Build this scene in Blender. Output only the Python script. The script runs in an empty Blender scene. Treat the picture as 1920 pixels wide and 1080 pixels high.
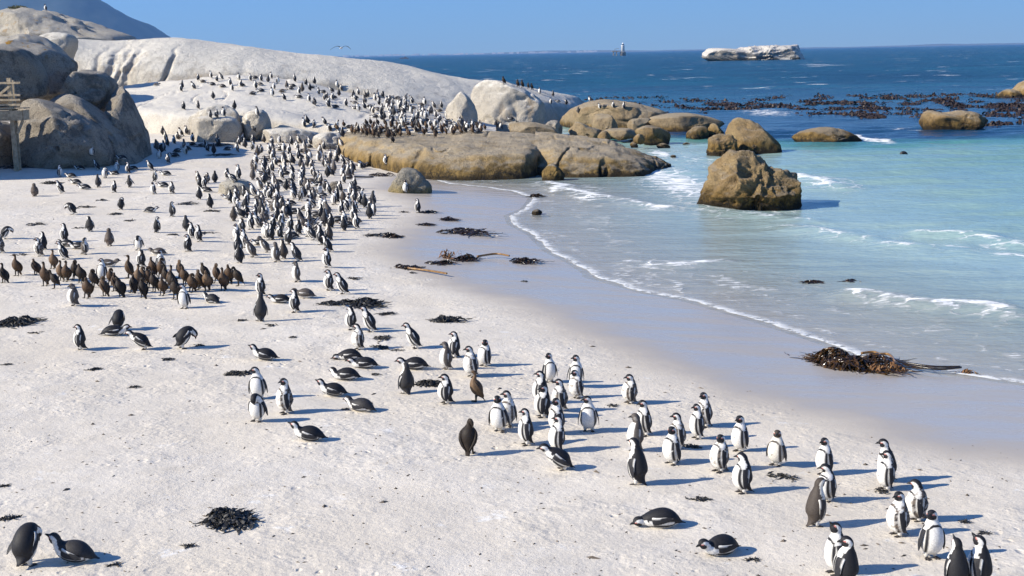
import bpy, math, random
import numpy as np
from mathutils import Matrix, Vector
from mathutils.bvhtree import BVHTree

random.seed(7)
RNG = np.random.default_rng(11)
R = math.radians
SC = bpy.context.scene
COL = SC.collection

# ------------------------------------------------------------------ camera
CAM_Z, F_PX, PITCH, ROLL = 6.6, 2500.0, math.atan(440 / 2500.0), R(1.074)
CPOS = np.array((0.0, 0.0, CAM_Z))
_f = np.array((0, math.cos(PITCH), -math.sin(PITCH)))
_u0 = np.array((0, math.sin(PITCH), math.cos(PITCH)))
_r0 = np.array((1.0, 0, 0))
_r = _r0 * math.cos(ROLL) - _u0 * math.sin(ROLL)
_u = _u0 * math.cos(ROLL) + _r0 * math.sin(ROLL)
cam_d = bpy.data.cameras.new('camera')
cam = bpy.data.objects.new('camera', cam_d)
COL.objects.link(cam)
m = Matrix.Identity(4)
for i in range(3):
    m[i][0], m[i][1], m[i][2], m[i][3] = _r[i], _u[i], -_f[i], CPOS[i]
cam.matrix_world = m
cam_d.sensor_width = 36
cam_d.lens = F_PX / 1920 * 36
cam_d.clip_start, cam_d.clip_end = 0.5, 60000
SC.camera = cam

# ------------------------------------------------------------------ sky, sun, exposure
SUN_EL, SUN_AZ = R(31), R(17)          # light comes from the left, a little from behind the camera
sun_from = Vector((-math.cos(SUN_AZ) * math.cos(SUN_EL), -math.sin(SUN_AZ) * math.cos(SUN_EL), math.sin(SUN_EL)))
world = bpy.data.worlds.new('World')
SC.world = world
world.use_nodes = True
wn, wl = world.node_tree.nodes, world.node_tree.links
sky = wn.new('ShaderNodeTexSky')
sky.sky_type = 'NISHITA'
sky.sun_disc = False
sky.sun_elevation = SUN_EL
sky.sun_rotation = math.atan2(sun_from.x, sun_from.y)
sky.altitude = 0
sky.air_density = 1.0
sky.dust_density = 0.0
sky.ozone_density = 4.0
tint = wn.new('ShaderNodeMix'); tint.data_type = 'RGBA'; tint.blend_type = 'MULTIPLY'
tint.inputs[0].default_value = 1.0
tint.inputs[7].default_value = (0.45, 0.68, 1.0, 1)
wl.new(sky.outputs[0], tint.inputs[6])
bg = wn['Background']
wl.new(tint.outputs[2], bg.inputs[0])
bg.inputs[1].default_value = 0.10
sd = bpy.data.lights.new('sun', 'SUN')
sd.energy = 5.0
sd.angle = R(0.5)
sd.color = (1.0, 0.92, 0.78)
sun = bpy.data.objects.new('sun', sd)
COL.objects.link(sun)
sun.rotation_euler = (-sun_from).to_track_quat('-Z', 'Y').to_euler()
SC.view_settings.view_transform = 'Standard'
SC.view_settings.look = 'None'
SC.view_settings.exposure = 0.73
SC.view_settings.gamma = 1.0
SC.render.engine = 'CYCLES'
SC.cycles.max_bounces = 6
SC.cycles.transparent_max_bounces = 12
SC.cycles.use_denoising = True

# ------------------------------------------------------------------ maths helpers
def ray(px, py):
    d = _f * F_PX + _r * (px - 960.0) + _u * (540.0 - py)
    return d / np.linalg.norm(d)

def at(px, py, Y):
    """world point seen at photo pixel (px,py) standing at distance Y"""
    d = ray(px, py)
    return CPOS + d * (Y / d[1])

def on_z(px, py, z):
    d = ray(px, py)
    return CPOS + d * ((z - CAM_Z) / d[2])

def _hash(ix, iy, iz, seed):
    h = (ix * 374761393 + iy * 668265263 + iz * 2147483647 + seed * 1274126177) & 0xffffffff
    h = ((h ^ (h >> 13)) * 1274126177) & 0xffffffff
    h = h ^ (h >> 16)
    return (h & 0xffffff) / float(0xffffff) * 2 - 1

def vnoise(P, seed=0):
    P = np.asarray(P, float)
    I = np.floor(P).astype(np.int64)
    f = P - I
    w = f * f * (3 - 2 * f)
    o = 0
    for dx in (0, 1):
        for dy in (0, 1):
            for dz in (0, 1):
                wt = (w[:, 0] if dx else 1 - w[:, 0]) * (w[:, 1] if dy else 1 - w[:, 1]) * (w[:, 2] if dz else 1 - w[:, 2])
                o = o + wt * _hash(I[:, 0] + dx, I[:, 1] + dy, I[:, 2] + dz, seed)
    return o

def fbm(P, octv=4, seed=0, gain=0.5, ridged=False):
    o, a, fr, tot = 0, 1.0, 1.0, 0
    for k in range(octv):
        n = vnoise(P * fr + 17.3 * k, seed + k)
        if ridged:
            n = 1 - 2 * np.abs(n)
        o = o + a * n
        tot += a
        a *= gain
        fr *= 2.03
    return o / tot

def sstep(x, a, b):
    t = np.clip((x - a) / (b - a), 0, 1)
    return t * t * (3 - 2 * t)

def catmull(P, n, closed=False):
    P = np.asarray(P, float)
    k = len(P)
    t = np.linspace(0, k if closed else k - 1, n, endpoint=not closed)
    i = np.floor(t).astype(int)
    if not closed:
        i = np.minimum(i, k - 2)
    f = (t - i)[:, None]
    if closed:
        p0, p1, p2, p3 = P[(i - 1) % k], P[i % k], P[(i + 1) % k], P[(i + 2) % k]
    else:
        p0, p1, p2, p3 = P[np.maximum(i - 1, 0)], P[i], P[i + 1], P[np.minimum(i + 2, k - 1)]
    return 0.5 * (2 * p1 + (p2 - p0) * f + (2 * p0 - 5 * p1 + 4 * p2 - p3) * f ** 2 + (3 * p1 - p0 - 3 * p2 + p3) * f ** 3)

def seg_dist(poly, P, closed=False):
    best = np.full(len(P), 1e9)
    n = len(poly)
    for i in range(n if closed else n - 1):
        a, b = poly[i], poly[(i + 1) % n]
        ab = b - a
        t = np.clip(((P - a) @ ab) / max(ab @ ab, 1e-9), 0, 1)
        best = np.minimum(best, np.linalg.norm(P - (a + t[:, None] * ab), axis=1))
    return best

def inside(poly, P):
    c = np.zeros(len(P), bool)
    n = len(poly)
    for i in range(n):
        a, b = poly[i], poly[(i + 1) % n]
        if a[1] == b[1]:
            continue
        cr = ((a[1] > P[:, 1]) != (b[1] > P[:, 1])) & (P[:, 0] < (b[0] - a[0]) * (P[:, 1] - a[1]) / (b[1] - a[1]) + a[0])
        c ^= cr
    return c

def grid_faces(nr, nc, wrap=False):
    i = np.arange(nr - 1)[:, None]
    j = np.arange(nc if wrap else nc - 1)[None, :]
    a = i * nc + j
    b = i * nc + (j + 1) % nc
    return np.stack([a, b, b + nc, a + nc], -1).reshape(-1, 4)

# ------------------------------------------------------------------ mesh / object helpers
def mesh(name, V, Fc, mat=None, attrs=None, col=None, smooth=True):
    me = bpy.data.meshes.new(name)
    V = np.asarray(V, float)
    me.from_pydata(V.tolist(), [], Fc.tolist() if hasattr(Fc, 'tolist') else Fc)
    if smooth:
        me.polygons.foreach_set('use_smooth', np.ones(len(me.polygons), bool))
    if attrs:
        for k, v in attrs.items():
            me.attributes.new(k, 'FLOAT', 'POINT').data.foreach_set('value', np.asarray(v, np.float32))
    if col is not None:
        c = np.ones((len(V), 4), np.float32)
        c[:, :3] = col
        me.color_attributes.new('Col', 'FLOAT_COLOR', 'POINT').data.foreach_set('color', c.ravel())
    if mat:
        me.materials.append(mat)
    me.update()
    return me

def link(name, me, parent=None):
    o = bpy.data.objects.new(name, me)
    COL.objects.link(o)
    if parent:
        o.parent = parent
    return o

def tag(o, label=None, cat=None, group=None, kind=None):
    if label: o['label'] = label
    if cat: o['category'] = cat
    if group: o['group'] = group
    if kind: o['kind'] = kind
    return o

class MB:
    """collects boxes and tubes into one mesh"""
    def __init__(s): s.v, s.f = [], []
    def add(s, V, Fc):
        k = len(s.v)
        s.v += [tuple(x) for x in V]
        s.f += [tuple(int(i) + k for i in q) for q in Fc]
    def box(s, c, d, rz=0.0, bev=0.0):
        c = np.array(c, float); d = np.array(d, float) / 2
        V = np.array([(x, y, z) for x in (-1, 1) for y in (-1, 1) for z in (-1, 1)], float) * d
        if rz:
            V = V @ np.array([[math.cos(rz), math.sin(rz), 0], [-math.sin(rz), math.cos(rz), 0], [0, 0, 1]])
        s.add(V + c, [(0, 1, 3, 2), (4, 6, 7, 5), (0, 4, 5, 1), (2, 3, 7, 6), (0, 2, 6, 4), (1, 5, 7, 3)])
    def tube(s, P, rad, n=8):
        P = np.asarray(P, float)
        rad = np.broadcast_to(np.asarray(rad, float), (len(P),))
        T = np.gradient(P, axis=0)
        T /= np.linalg.norm(T, axis=1)[:, None] + 1e-9
        ref = np.array((0, 0, 1.0)) if abs(T[0][2]) < 0.9 else np.array((1.0, 0, 0))
        A = np.cross(T, ref); A /= np.linalg.norm(A, axis=1)[:, None] + 1e-9
        B = np.cross(T, A)
        th = np.linspace(0, 2 * math.pi, n, endpoint=False)
        V = P[:, None, :] + rad[:, None, None] * (np.cos(th)[None, :, None] * A[:, None, :] + np.sin(th)[None, :, None] * B[:, None, :])
        Fc = grid_faces(len(P), n, True).tolist()
        Fc.append(list(range(n))[::-1]); Fc.append([(len(P) - 1) * n + i for i in range(n)])
        s.add(V.reshape(-1, 3), Fc)
    def bar(s, a, b, w, h):
        a, b = np.array(a, float), np.array(b, float)
        t = (b - a); L = np.linalg.norm(t); t /= L
        ref = np.array((0, 0, 1.0)) if abs(t[2]) < 0.95 else np.array((0, 1.0, 0))
        p = np.cross(t, ref); p /= np.linalg.norm(p); q = np.cross(p, t)
        V = [e + p * x * w / 2 + q * y * h / 2 for e in (a, b) for x, y in ((-1, -1), (1, -1), (1, 1), (-1, 1))]
        s.add(V, [(0, 3, 2, 1), (4, 5, 6, 7), (0, 1, 5, 4), (1, 2, 6, 5), (2, 3, 7, 6), (3, 0, 4, 7)])
    def build(s, name, mat, parent=None, smooth=False):
        return link(name, mesh(name, np.array(s.v), s.f, mat, smooth=smooth), parent)

# ------------------------------------------------------------------ node helper
class NT:
    def __init__(s, name):
        s.mat = bpy.data.materials.new(name)
        s.mat.use_nodes = True
        s.n, s.l = s.mat.node_tree.nodes, s.mat.node_tree.links
        s.b = s.n['Principled BSDF']
    def new(s, t, **kw):
        n = s.n.new('ShaderNode' + t)
        for k, v in kw.items():
            setattr(n, k, v)
        return n
    def lk(s, a, b): s.l.new(a, b)
    def put(s, sock, v):
        if hasattr(v, 'is_output'): s.l.new(v, sock)
        else: sock.default_value = v
    def pos(s): return s.new('NewGeometry').outputs['Position']
    def attr(s, name): return s.new('Attribute', attribute_name=name).outputs['Fac']
    def noise(s, scale, vec=None, detail=4, rough=0.55, dist=0.0):
        n = s.new('TexNoise')
        n.inputs['Scale'].default_value = scale
        n.inputs['Detail'].default_value = detail
        n.inputs['Roughness'].default_value = rough
        n.inputs['Distortion'].default_value = dist
        s.lk(vec if vec is not None else s.pos(), n.inputs['Vector'])
        return n.outputs['Fac']
    def voro(s, scale, vec=None, feature='F1'):
        n = s.new('TexVoronoi', feature=feature)
        n.inputs['Scale'].default_value = scale
        s.lk(vec if vec is not None else s.pos(), n.inputs['Vector'])
        return n.outputs['Distance']
    def scaled(s, sc, vec=None):
        n = s.new('VectorMath', operation='MULTIPLY')
        s.lk(vec if vec is not None else s.pos(), n.inputs[0])
        n.inputs[1].default_value = sc
        return n.outputs[0]
    def math(s, op, a, b=0.0, clamp=False):
        n = s.new('Math', operation=op, use_clamp=clamp)
        s.put(n.inputs[0], a); s.put(n.inputs[1], b)
        return n.outputs[0]
    def rng(s, v, a, b, c=0.0, d=1.0, smooth=True):
        n = s.new('MapRange')
        if smooth: n.interpolation_type = 'SMOOTHSTEP'
        s.put(n.inputs['Value'], v)
        for k, x in zip(('From Min', 'From Max', 'To Min', 'To Max'), (a, b, c, d)):
            n.inputs[k].default_value = x
        return n.outputs['Result']
    def mix(s, fac, a, b):
        n = s.new('Mix', data_type='RGBA')
        s.put(n.inputs[0], fac)
        for sock, v in ((n.inputs[6], a), (n.inputs[7], b)):
            s.put(sock, v if hasattr(v, 'is_output') else (*v, 1))
        return n.outputs[2]
    def math_vec(s, amt):
        n = s.new('TexNoise'); n.inputs['Scale'].default_value = 1.7; n.inputs['Detail'].default_value = 3
        s.lk(s.pos(), n.inputs['Vector'])
        a = s.new('VectorMath', operation='ADD'); s.lk(s.pos(), a.inputs[0]); s.lk(s.scaled((amt * 2, amt * 2, 0), n.outputs['Color']), a.inputs[1])
        return a.outputs[0]
    def bump(s, h, strength, dist, normal=None):
        n = s.new('Bump')
        s.put(n.inputs['Strength'], strength)
        n.inputs['Distance'].default_value = dist
        s.lk(h, n.inputs['Height'])
        if normal is not None: s.lk(normal, n.inputs['Normal'])
        return n.outputs['Normal']
    def ramp(s, v, stops):
        n = s.new('ValToRGB')
        e = n.color_ramp.elements
        while len(e) < len(stops): e.new(0.5)
        for el, (p, c) in zip(e, stops):
            el.position = p; el.color = (*c, 1)
        s.put(n.inputs[0], v)
        return n.outputs[0]
    def nz(s):
        n = s.new('SeparateXYZ'); s.lk(s.new('NewGeometry').outputs['Normal'], n.inputs[0]); return n.outputs[2]
    def xyz(s):
        n = s.new('SeparateXYZ'); s.lk(s.pos(), n.inputs[0]); return n.outputs
    def base(s, c): s.put(s.b.inputs['Base Color'], c if hasattr(c, 'is_output') else (*c, 1))
    def set(s, **kw):
        for k, v in kw.items():
            s.put(s.b.inputs[{'rough': 'Roughness', 'spec': 'Specular IOR Level', 'normal': 'Normal', 'metal': 'Metallic', 'alpha': 'Alpha', 'ior': 'IOR', 'coat': 'Coat Weight'}[k]], v)

def plain(name, c, rough=0.6, var=0.25, scale=20.0, bump=0.0, spec=0.4):
    t = NT(name)
    n = t.noise(scale)
    t.base(t.mix(t.rng(n, 0.3, 0.7), [x * (1 - var) for x in c], [min(1, x * (1 + var)) for x in c]))
    t.set(rough=rough, spec=spec)
    if bump: t.set(normal=t.bump(n, 0.6, bump))
    return t.mat

# ------------------------------------------------------------------ shore layout
SHORE_PX = [(2700, 880), (2250, 790), (1920, 718), (1760, 697), (1620, 668), (1530, 636), (1420, 600), (1300, 565), (1200, 545), (1120, 521),
            (1075, 492), (1030, 470), (1000, 440), (962, 420), (955, 404), (985, 392), (1000, 372), (960, 358), (900, 350), (840, 344), (815, 336), (840, 326)]
SHORE = np.array([on_z(x, y, 0.02)[:2] for x, y in SHORE_PX] + [(-2.0, 76.0), (0.0, 84.0), (1.0, 95.0), (3.0, 108.0), (2.0, 125.0), (-20.0, 160.0), (-80.0, 220.0)])
LAND = np.vstack([SHORE, [(-400, 220), (-400, -60), (400, -60), (400, SHORE[0][1])]])

def shore_s(P):
    P = np.asarray(P, float)[:, :2]
    d = seg_dist(SHORE, P)
    return np.where(inside(LAND, P), d, -d)

def ground_z(P):
    s = shore_s(P)
    Y = np.asarray(P)[:, 1]
    zl = 1.5 * (1 - np.exp(-np.maximum(s, 0) / 18.0)) + 0.02 * np.maximum(Y - 60, 0) * sstep(s, 3, 14)
    a = np.maximum(-s, 0)
    zs = -0.055 * np.minimum(a, 50) - 4.5 * sstep(Y + 7 * vnoise(np.asarray(P, float) * np.array((.09, .09, 0)), 88), 85, 104) * sstep(a, 0, 8)
    return np.where(s > 0, zl, zs)

def on_ground(px, py):
    z = 0.8
    for _ in range(25):
        p = on_z(px, py, z)
        z = 0.5 * z + 0.5 * float(ground_z(p[None])[0])
    return p

WET_PX = [(2700, 1010), (1990, 905), (1760, 885), (1600, 842), (1500, 802), (1290, 752), (1200, 712), (1060, 655), (985, 618), (900, 572), (770, 535),
          (690, 497), (655, 468), (690, 440), (735, 400), (725, 378), (690, 362), (660, 352), (690, 332), (760, 320), (800, 318)]
WET = np.array([on_ground(x, y)[:2] for x, y in WET_PX])
DRY = np.vstack([WET, [(-3, 90), (-400, 220), (-400, -60), (400, -60)]])
def wet_d(P):
    P = np.asarray(P, float)[:, :2]
    d = seg_dist(WET, P)
    return np.where(inside(DRY, P), -d, d)      # positive = wet side
# ------------------------------------------------------------------ sand
def mat_sand():
    t = NT('sand')
    wet = t.attr('wet')
    big = t.noise(0.35, detail=5)
    mid = t.noise(2.5, detail=6, rough=0.65)
    fine = t.noise(60, detail=3, rough=0.7)
    c = t.mix(t.rng(big, 0.3, 0.7), (0.655, 0.59, 0.49), (0.71, 0.655, 0.57))
    c = t.mix(t.rng(mid, 0.42, 0.75), c, (0.61, 0.555, 0.47))
    c = t.mix(t.rng(fine, 0.35, 0.75, 0, 0.4), c, (0.47, 0.43, 0.37))
    guano = t.math('MULTIPLY', t.rng(t.noise(1.1, detail=7, rough=0.75), 0.60, 0.68), 0.7)
    c = t.mix(guano, c, (0.78, 0.77, 0.74))
    wn_ = t.math('ADD', wet, t.math('MULTIPLY', t.math('SUBTRACT', t.noise(0.9, detail=3), 0.5), 1.1))
    w = t.rng(wn_, -0.4, 1.8)
    c = t.mix(w, c, (0.42, 0.375, 0.32))
    t.base(c)
    wr = t.rng(wn_, 0.1, 2.6)
    streak = t.rng(t.noise(1.0, t.scaled((0.35, 1.6, 1)), detail=4), 0.35, 0.7, 0.20, 0.42)
    rg = t.new('Mix', data_type='FLOAT')
    t.put(rg.inputs[0], wr); rg.inputs[2].default_value = 0.9; t.put(rg.inputs[3], streak)
    t.set(rough=rg.outputs[0])
    sp = t.rng(wr, 0, 1, 0.15, 0.55); t.set(spec=sp)
    # footprints, scuffs, grains on the dry sand; smooth where wet
    dry = t.math('SUBTRACT', 1.0, w)
    foot = t.rng(t.voro(4.2, t.scaled((1, 0.75, 1), t.math_vec(0.25))), 0.03, 0.28)
    area = t.rng(t.noise(0.5, detail=5, rough=0.65), 0.46, 0.66)
    foot = t.math('MULTIPLY', foot, area)
    h = t.math('ADD', t.math('MULTIPLY', foot, 1.0), t.math('MULTIPLY', t.noise(7, detail=6, rough=0.72), 1.0))
    n1 = t.bump(h, t.math('MULTIPLY', dry, 0.6), 0.045)
    n2 = t.bump(t.noise(45, detail=4, rough=0.7), t.math('MULTIPLY', dry, 0.4), 0.008, n1)
    n3 = t.bump(t.noise(0.6, t.scaled((0.7, 2.5, 1)), detail=2), t.math('MULTIPLY', w, 0.25), 0.03, n2)
    t.set(normal=n3)
    return t.mat

xs = np.concatenate([np.arange(-90, -30, 1.5), np.arange(-30, -16, 0.5), np.arange(-16, 16, 0.2), np.arange(16, 60, 0.8), np.arange(60, 131, 5)])
ys = np.concatenate([np.arange(4, 14, 0.5), np.arange(14, 45, 0.16), np.arange(45, 80, 0.4), np.arange(80, 170, 1.5)])
X, Yg = np.meshgrid(xs, ys)
P = np.stack([X.ravel(), Yg.ravel(), np.zeros(X.size)], 1)
gz = ground_z(P)
gs = shore_s(P)
wd = wet_d(P)
dryf = sstep(-wd, -0.3, 1.5)
P[:, 2] = gz + dryf * (0.07 * fbm(P * 0.35, 3, 3) + 0.028 * fbm(P * 1.6, 3, 5) - 0.02 * np.maximum(0, vnoise(P * 3.3, 9) - 0.35))
BEACH_V, BEACH_F = P.copy(), grid_faces(len(ys), len(xs))
ground = tag(link('beach', mesh('beach', P, BEACH_F, mat_sand(), {'wet': wd})), 'pale sand beach with wet strip along the water', kind='structure')

# ------------------------------------------------------------------ sea
FOAM_PATCH = [(1270, 345, 75, 50, .9), (1230, 320, 50, 22, .7), (1300, 300, 55, 22, .55), (1090, 360, 70, 18, .7), (1045, 352, 26, 14, 1.0), (1110, 372, 40, 9, .9),
              (900, 340, 70, 12, .55), (1010, 400, 50, 14, .6), (1040, 430, 60, 18, .45), (1540, 345, 45, 16, .8), (1440, 395, 110, 14, .6), (1350, 408, 90, 14, .5), (1260, 495, 80, 9, .8),
              (1180, 500, 70, 12, .5), (1560, 445, 100, 12, .5), (1850, 455, 80, 14, .6), (1900, 478, 40, 10, .8), (1640, 265, 30, 6, 1.0), (1620, 258, 16, 6, 1.0),
              (1440, 212, 50, 6, .8), (1260, 238, 45, 6, .9), (1700, 244, 30, 4, .7), (1855, 228, 14, 4, .9), (1070, 192, 14, 5, 1.0), (1200, 405, 120, 40, .35), (1100, 460, 110, 40, .3), (1400, 500, 200, 40, .18), (1545, 122, 28, 2.2, .8), (1800, 600, 160, 50, .25), (1640, 520, 150, 25, .25), (1330, 550, 120, 10, .4), (1000, 520, 40, 6, .6), (1240, 290, 16, 10, 1.0)]
BREAK = [([(1600, 557), (1640, 563), (1690, 571), (1740, 577), (1800, 578), (1850, 582), (1890, 592)], 0.40, 1.0, 0.20),
         ([(1180, 492), (1215, 494), (1260, 497), (1310, 495), (1350, 492)], 0.28, .8, 0.07),
         ([(1115, 519), (1180, 529), (1250, 534), (1330, 537), (1400, 541), (1460, 543)], 0.22, .7, 0.03),
         ([(1480, 428), (1560, 441), (1640, 455), (1710, 466), (1800, 468)], 0.5, .65, 0.16),
         ([(1720, 443), (1780, 445), (1850, 450), (1920, 462)], 0.45, .7, 0.16),
         ([(1500, 336), (1540, 343), (1570, 352)], 0.7, .9, 0.2), ([(1030, 345), (1050, 352), (1075, 362), (1130, 372), (1190, 384), (1250, 392)], 0.55, .9, 0.14),
         ([(1320, 390), (1400, 402), (1470, 412), (1520, 418)], 0.5, .6, 0.1),
         ([(962, 505), (975, 518), (1010, 527), (1050, 536)], 0.12, .9, 0.0)]
ys = np.concatenate([np.arange(10, 110, 0.26), 110 * 1.022 ** np.arange(0, 224)])
us = np.linspace(-0.42, 1.0, 400)
U, Yg = np.meshgrid(us, ys)
X = U * (22 + 0.62 * Yg)
P = np.stack([X.ravel(), Yg.ravel(), np.zeros(X.size)], 1)
s = shore_s(P)
bed = ground_z(P)
depth = np.maximum(-bed, 0)
near = P[:, 1] < 400
calm = sstep(depth, 0.05, 1.2)
sw = P[:, 0] * 0.25 + P[:, 1] + 2.2 * vnoise(P * 0.06, 21)
z = 0.02 + calm * (0.07 * np.sin(sw * 1.25 + 2.0 * vnoise(P * 0.12, 22)) + 0.05 * np.sin(sw * 2.3 - P[:, 0] * 0.5 + 3 * vnoise(P * 0.2, 23)) + 0.10 * fbm(P * np.array((0.35, 0.7, 1)), 3, 24))
z += sstep(depth, 2.0, 4.5) * 0.10 * fbm(P * np.array((0.25, 0.5, 1)), 4, 27) * sstep(-P[:, 1], -700, -90)
foam = np.zeros(len(P))
wob = vnoise(P * 0.8, 31) * 0.35 + vnoise(P * 2.6, 32) * 0.15
# the swash edge and older run-up lines behind it
foam = np.maximum(foam, 0.42 * np.exp(-((s + 1.0 + wob) / 0.35) ** 2))
foam = np.maximum(foam, 0.40 * np.exp(-((s + 2.6 + 2 * wob) / 0.6) ** 2))
foam = np.maximum(foam, 0.34 * sstep(-depth, -1.5, -0.1) * (.8 + .5 * vnoise(P * .25, 35)) * (s < 0))
for px, py, rx, ry, k in FOAM_PATCH:
    c = on_z(px, py, 0); Yc = c[1]
    ax, ay = rx * Yc / F_PX, ry * Yc * Yc / (F_PX * CAM_Z)
    q = ((P[:, 0] - c[0] + wob) / ax) ** 2 + ((P[:, 1] - c[1] + wob * 1.5) / ay) ** 2
    foam = np.maximum(foam, .72 * k * np.exp(-q * 0.7))
for pts, w, k, hh in BREAK:
    L = np.array([on_z(x, y, 0)[:2] for x, y in pts])
    L = catmull(L, 30)
    Q = P[:, :2] + np.stack([0.4 * wob, 0.5 * wob], 1)
    d = seg_dist(L, Q)
    foam = np.maximum(foam, (.74 + .3 * wob) * k * np.exp(-(d / w) ** 2))
    foam = np.maximum(foam, .42 * k * np.exp(-((d - w) / (w * 3)) ** 2))
    z += hh * np.exp(-(d / (w * 1.6)) ** 2)
P[:, 2] = z
SEA_V, SEA_F = P, grid_faces(len(ys), len(us))

def mat_sea():
    t = NT('sea_water')
    depth, foam = t.attr('depth'), t.attr('foam')
    dn = t.math('ADD', depth, t.math('MULTIPLY', t.math('SUBTRACT', t.noise(0.12, detail=3), 0.5), t.rng(depth, 0.5, 3, 0, 1.6)))
    dd = t.math('MULTIPLY', dn, 1 / 8.0, clamp=True)
    c = t.ramp(dd, [(0.0, (0.45, 0.455, 0.41)), (0.04, (0.36, 0.46, 0.44)), (0.13, (0.235, 0.365, 0.34)), (0.30, (0.095, 0.25, 0.225)), (0.42, (0.05, 0.18, 0.19)), (0.60, (0.006, 0.035, 0.09)), (1.0, (0.004, 0.045, 0.095))])
    xyz = t.xyz()
    # streaky patches of the open sea
    far = t.rng(xyz[1], 110, 190)
    st = t.noise(0.05, t.scaled((0.35, 1.0, 1)), detail=5, rough=0.6)
    cf = t.mix(t.rng(st, 0.35, 0.68), (0.002, 0.036, 0.082), (0.003, 0.078, 0.135))
    c = t.mix(far, c, cf)
    # lace of foam: strands between cells, torn by noise
    cell = t.voro(0.9, t.new('VectorMath', operation='ADD').outputs[0], 'DISTANCE_TO_EDGE')
    va = cell.node.inputs['Vector'].links[0].from_node
    nz_ = t.new('TexNoise'); nz_.inputs['Scale'].default_value = 1.3; nz_.inputs['Detail'].default_value = 4
    t.lk(t.pos(), nz_.inputs['Vector'])
    t.lk(t.pos(), va.inputs[0]); t.lk(t.scaled((1.6, 1.6, 0), nz_.outputs['Color']), va.inputs[1])
    lace = t.rng(cell, 0.0, 0.16, 1.0, 0.0)
    torn = t.noise(2.6, t.scaled((0.55, 2.4, 1)), detail=8, rough=0.74, dist=0.6)
    pat = t.math('ADD', t.math('MULTIPLY', lace, 0.20), torn)
    fm = t.math('ADD', t.math('MULTIPLY', foam, 0.95), t.math('MULTIPLY', pat, 1.05))
    ff = t.math('MULTIPLY', t.rng(fm, 0.95, 1.28), t.rng(foam, 0.03, 0.2))
    # bright fringe of the last run-up
    sw_ = t.math('ADD', t.attr('shore'), t.math('MULTIPLY', t.math('SUBTRACT', t.noise(0.7, detail=5), 0.5), 0.5))
    fr = t.math('MULTIPLY', t.rng(sw_, -0.55, -0.05), t.rng(sw_, -0.02, 0.05, 1, 0))
    fr = t.math('MULTIPLY', fr, t.rng(t.noise(3.0, detail=7, rough=0.75), 0.34, 0.52))
    ff = t.math('MAXIMUM', ff, t.math('MULTIPLY', fr, 0.9))
    # whitecaps out at sea
    wc = t.noise(0.17, t.scaled((0.35, 0.8, 1)), detail=6, rough=0.72)
    wc2 = t.noise(0.018, detail=2)
    cap = t.math('MULTIPLY', t.rng(t.math('ADD', wc, t.math('MULTIPLY', wc2, 0.12)), 0.685, 0.715), t.rng(xyz[1], 150, 260))
    ff = t.math('MAXIMUM', ff, cap)
    c = t.mix(ff, c, (0.80, 0.81, 0.80))
    t.base(c)
    rr0 = t.rng(xyz[1], 80, 300, 0.16, 0.32); rq = t.math('MAXIMUM', rr0, t.math('MULTIPLY', ff, 0.9)); t.set(rough=rq, ior=1.33, spec=t.rng(xyz[1], 80, 300, 0.5, 0.10))
    alpha = t.math('MAXIMUM', t.rng(depth, -0.02, 0.6, 0.35, 1.0, smooth=False), ff)
    t.set(alpha=alpha)
    fine = t.noise(2.2, t.scaled((0.8, 1.6, 1)), detail=5, rough=0.6)
    mid = t.noise(0.35, t.scaled((0.6, 1.5, 1)), detail=5, rough=0.62)
    k = t.rng(depth, 0.0, 1.5, 0.5, 1.0)
    n1 = t.bump(fine, t.math('MULTIPLY', k, 0.5), 0.14)
    n2 = t.bump(mid, t.rng(xyz[1], 60, 200, 0.22, 1.0), 1.5, n1)
    n3 = t.bump(ff, 0.4, 0.06, n2)
    t.set(normal=n3)
    return t.mat
sea = tag(link('sea', mesh('sea', SEA_V, SEA_F, mat_sea(), {'depth': depth, 'foam': foam, 'shore': s})), 'turquoise to deep blue sea with foam near the shore', kind='structure')

# ------------------------------------------------------------------ far land
def loft(rows, ncol, nrow, noise=0.0, nscale=1.0, seed=0, octv=5, ridged=False, fade=None):
    """rows: lists of world points ordered across; a smooth surface through them"""
    Rr = []
    for r in rows:
        r = np.array(r, float)
        q = np.linspace(0, 1, ncol)
        f = np.linspace(0, 1, len(r))
        xx = (r[:, 0] - r[0, 0]) / (r[-1, 0] - r[0, 0])
        cm = catmull(r, ncol * 4)
        cx = (cm[:, 0] - cm[0, 0]) / (cm[-1, 0] - cm[0, 0])
        o = np.argsort(cx)
        Rr.append(np.stack([np.interp(q, cx[o], cm[o, k]) for k in range(3)], 1))
    Rr = np.array(Rr)
    G = np.stack([catmull(Rr[:, j], nrow) for j in range(ncol)], 1)      # nrow,ncol,3
    if noise:
        du = np.gradient(G, axis=1); dv = np.gradient(G, axis=0)
        N = np.cross(du, dv); N /= np.linalg.norm(N, axis=2)[..., None] + 1e-9
        Pf = G.reshape(-1, 3)
        h = fbm(Pf / nscale, octv, seed, 0.5, ridged).reshape(nrow, ncol)
        G = G + N * (noise * h)[..., None]
    return G.reshape(-1, 3), grid_faces(nrow, ncol)

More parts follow.
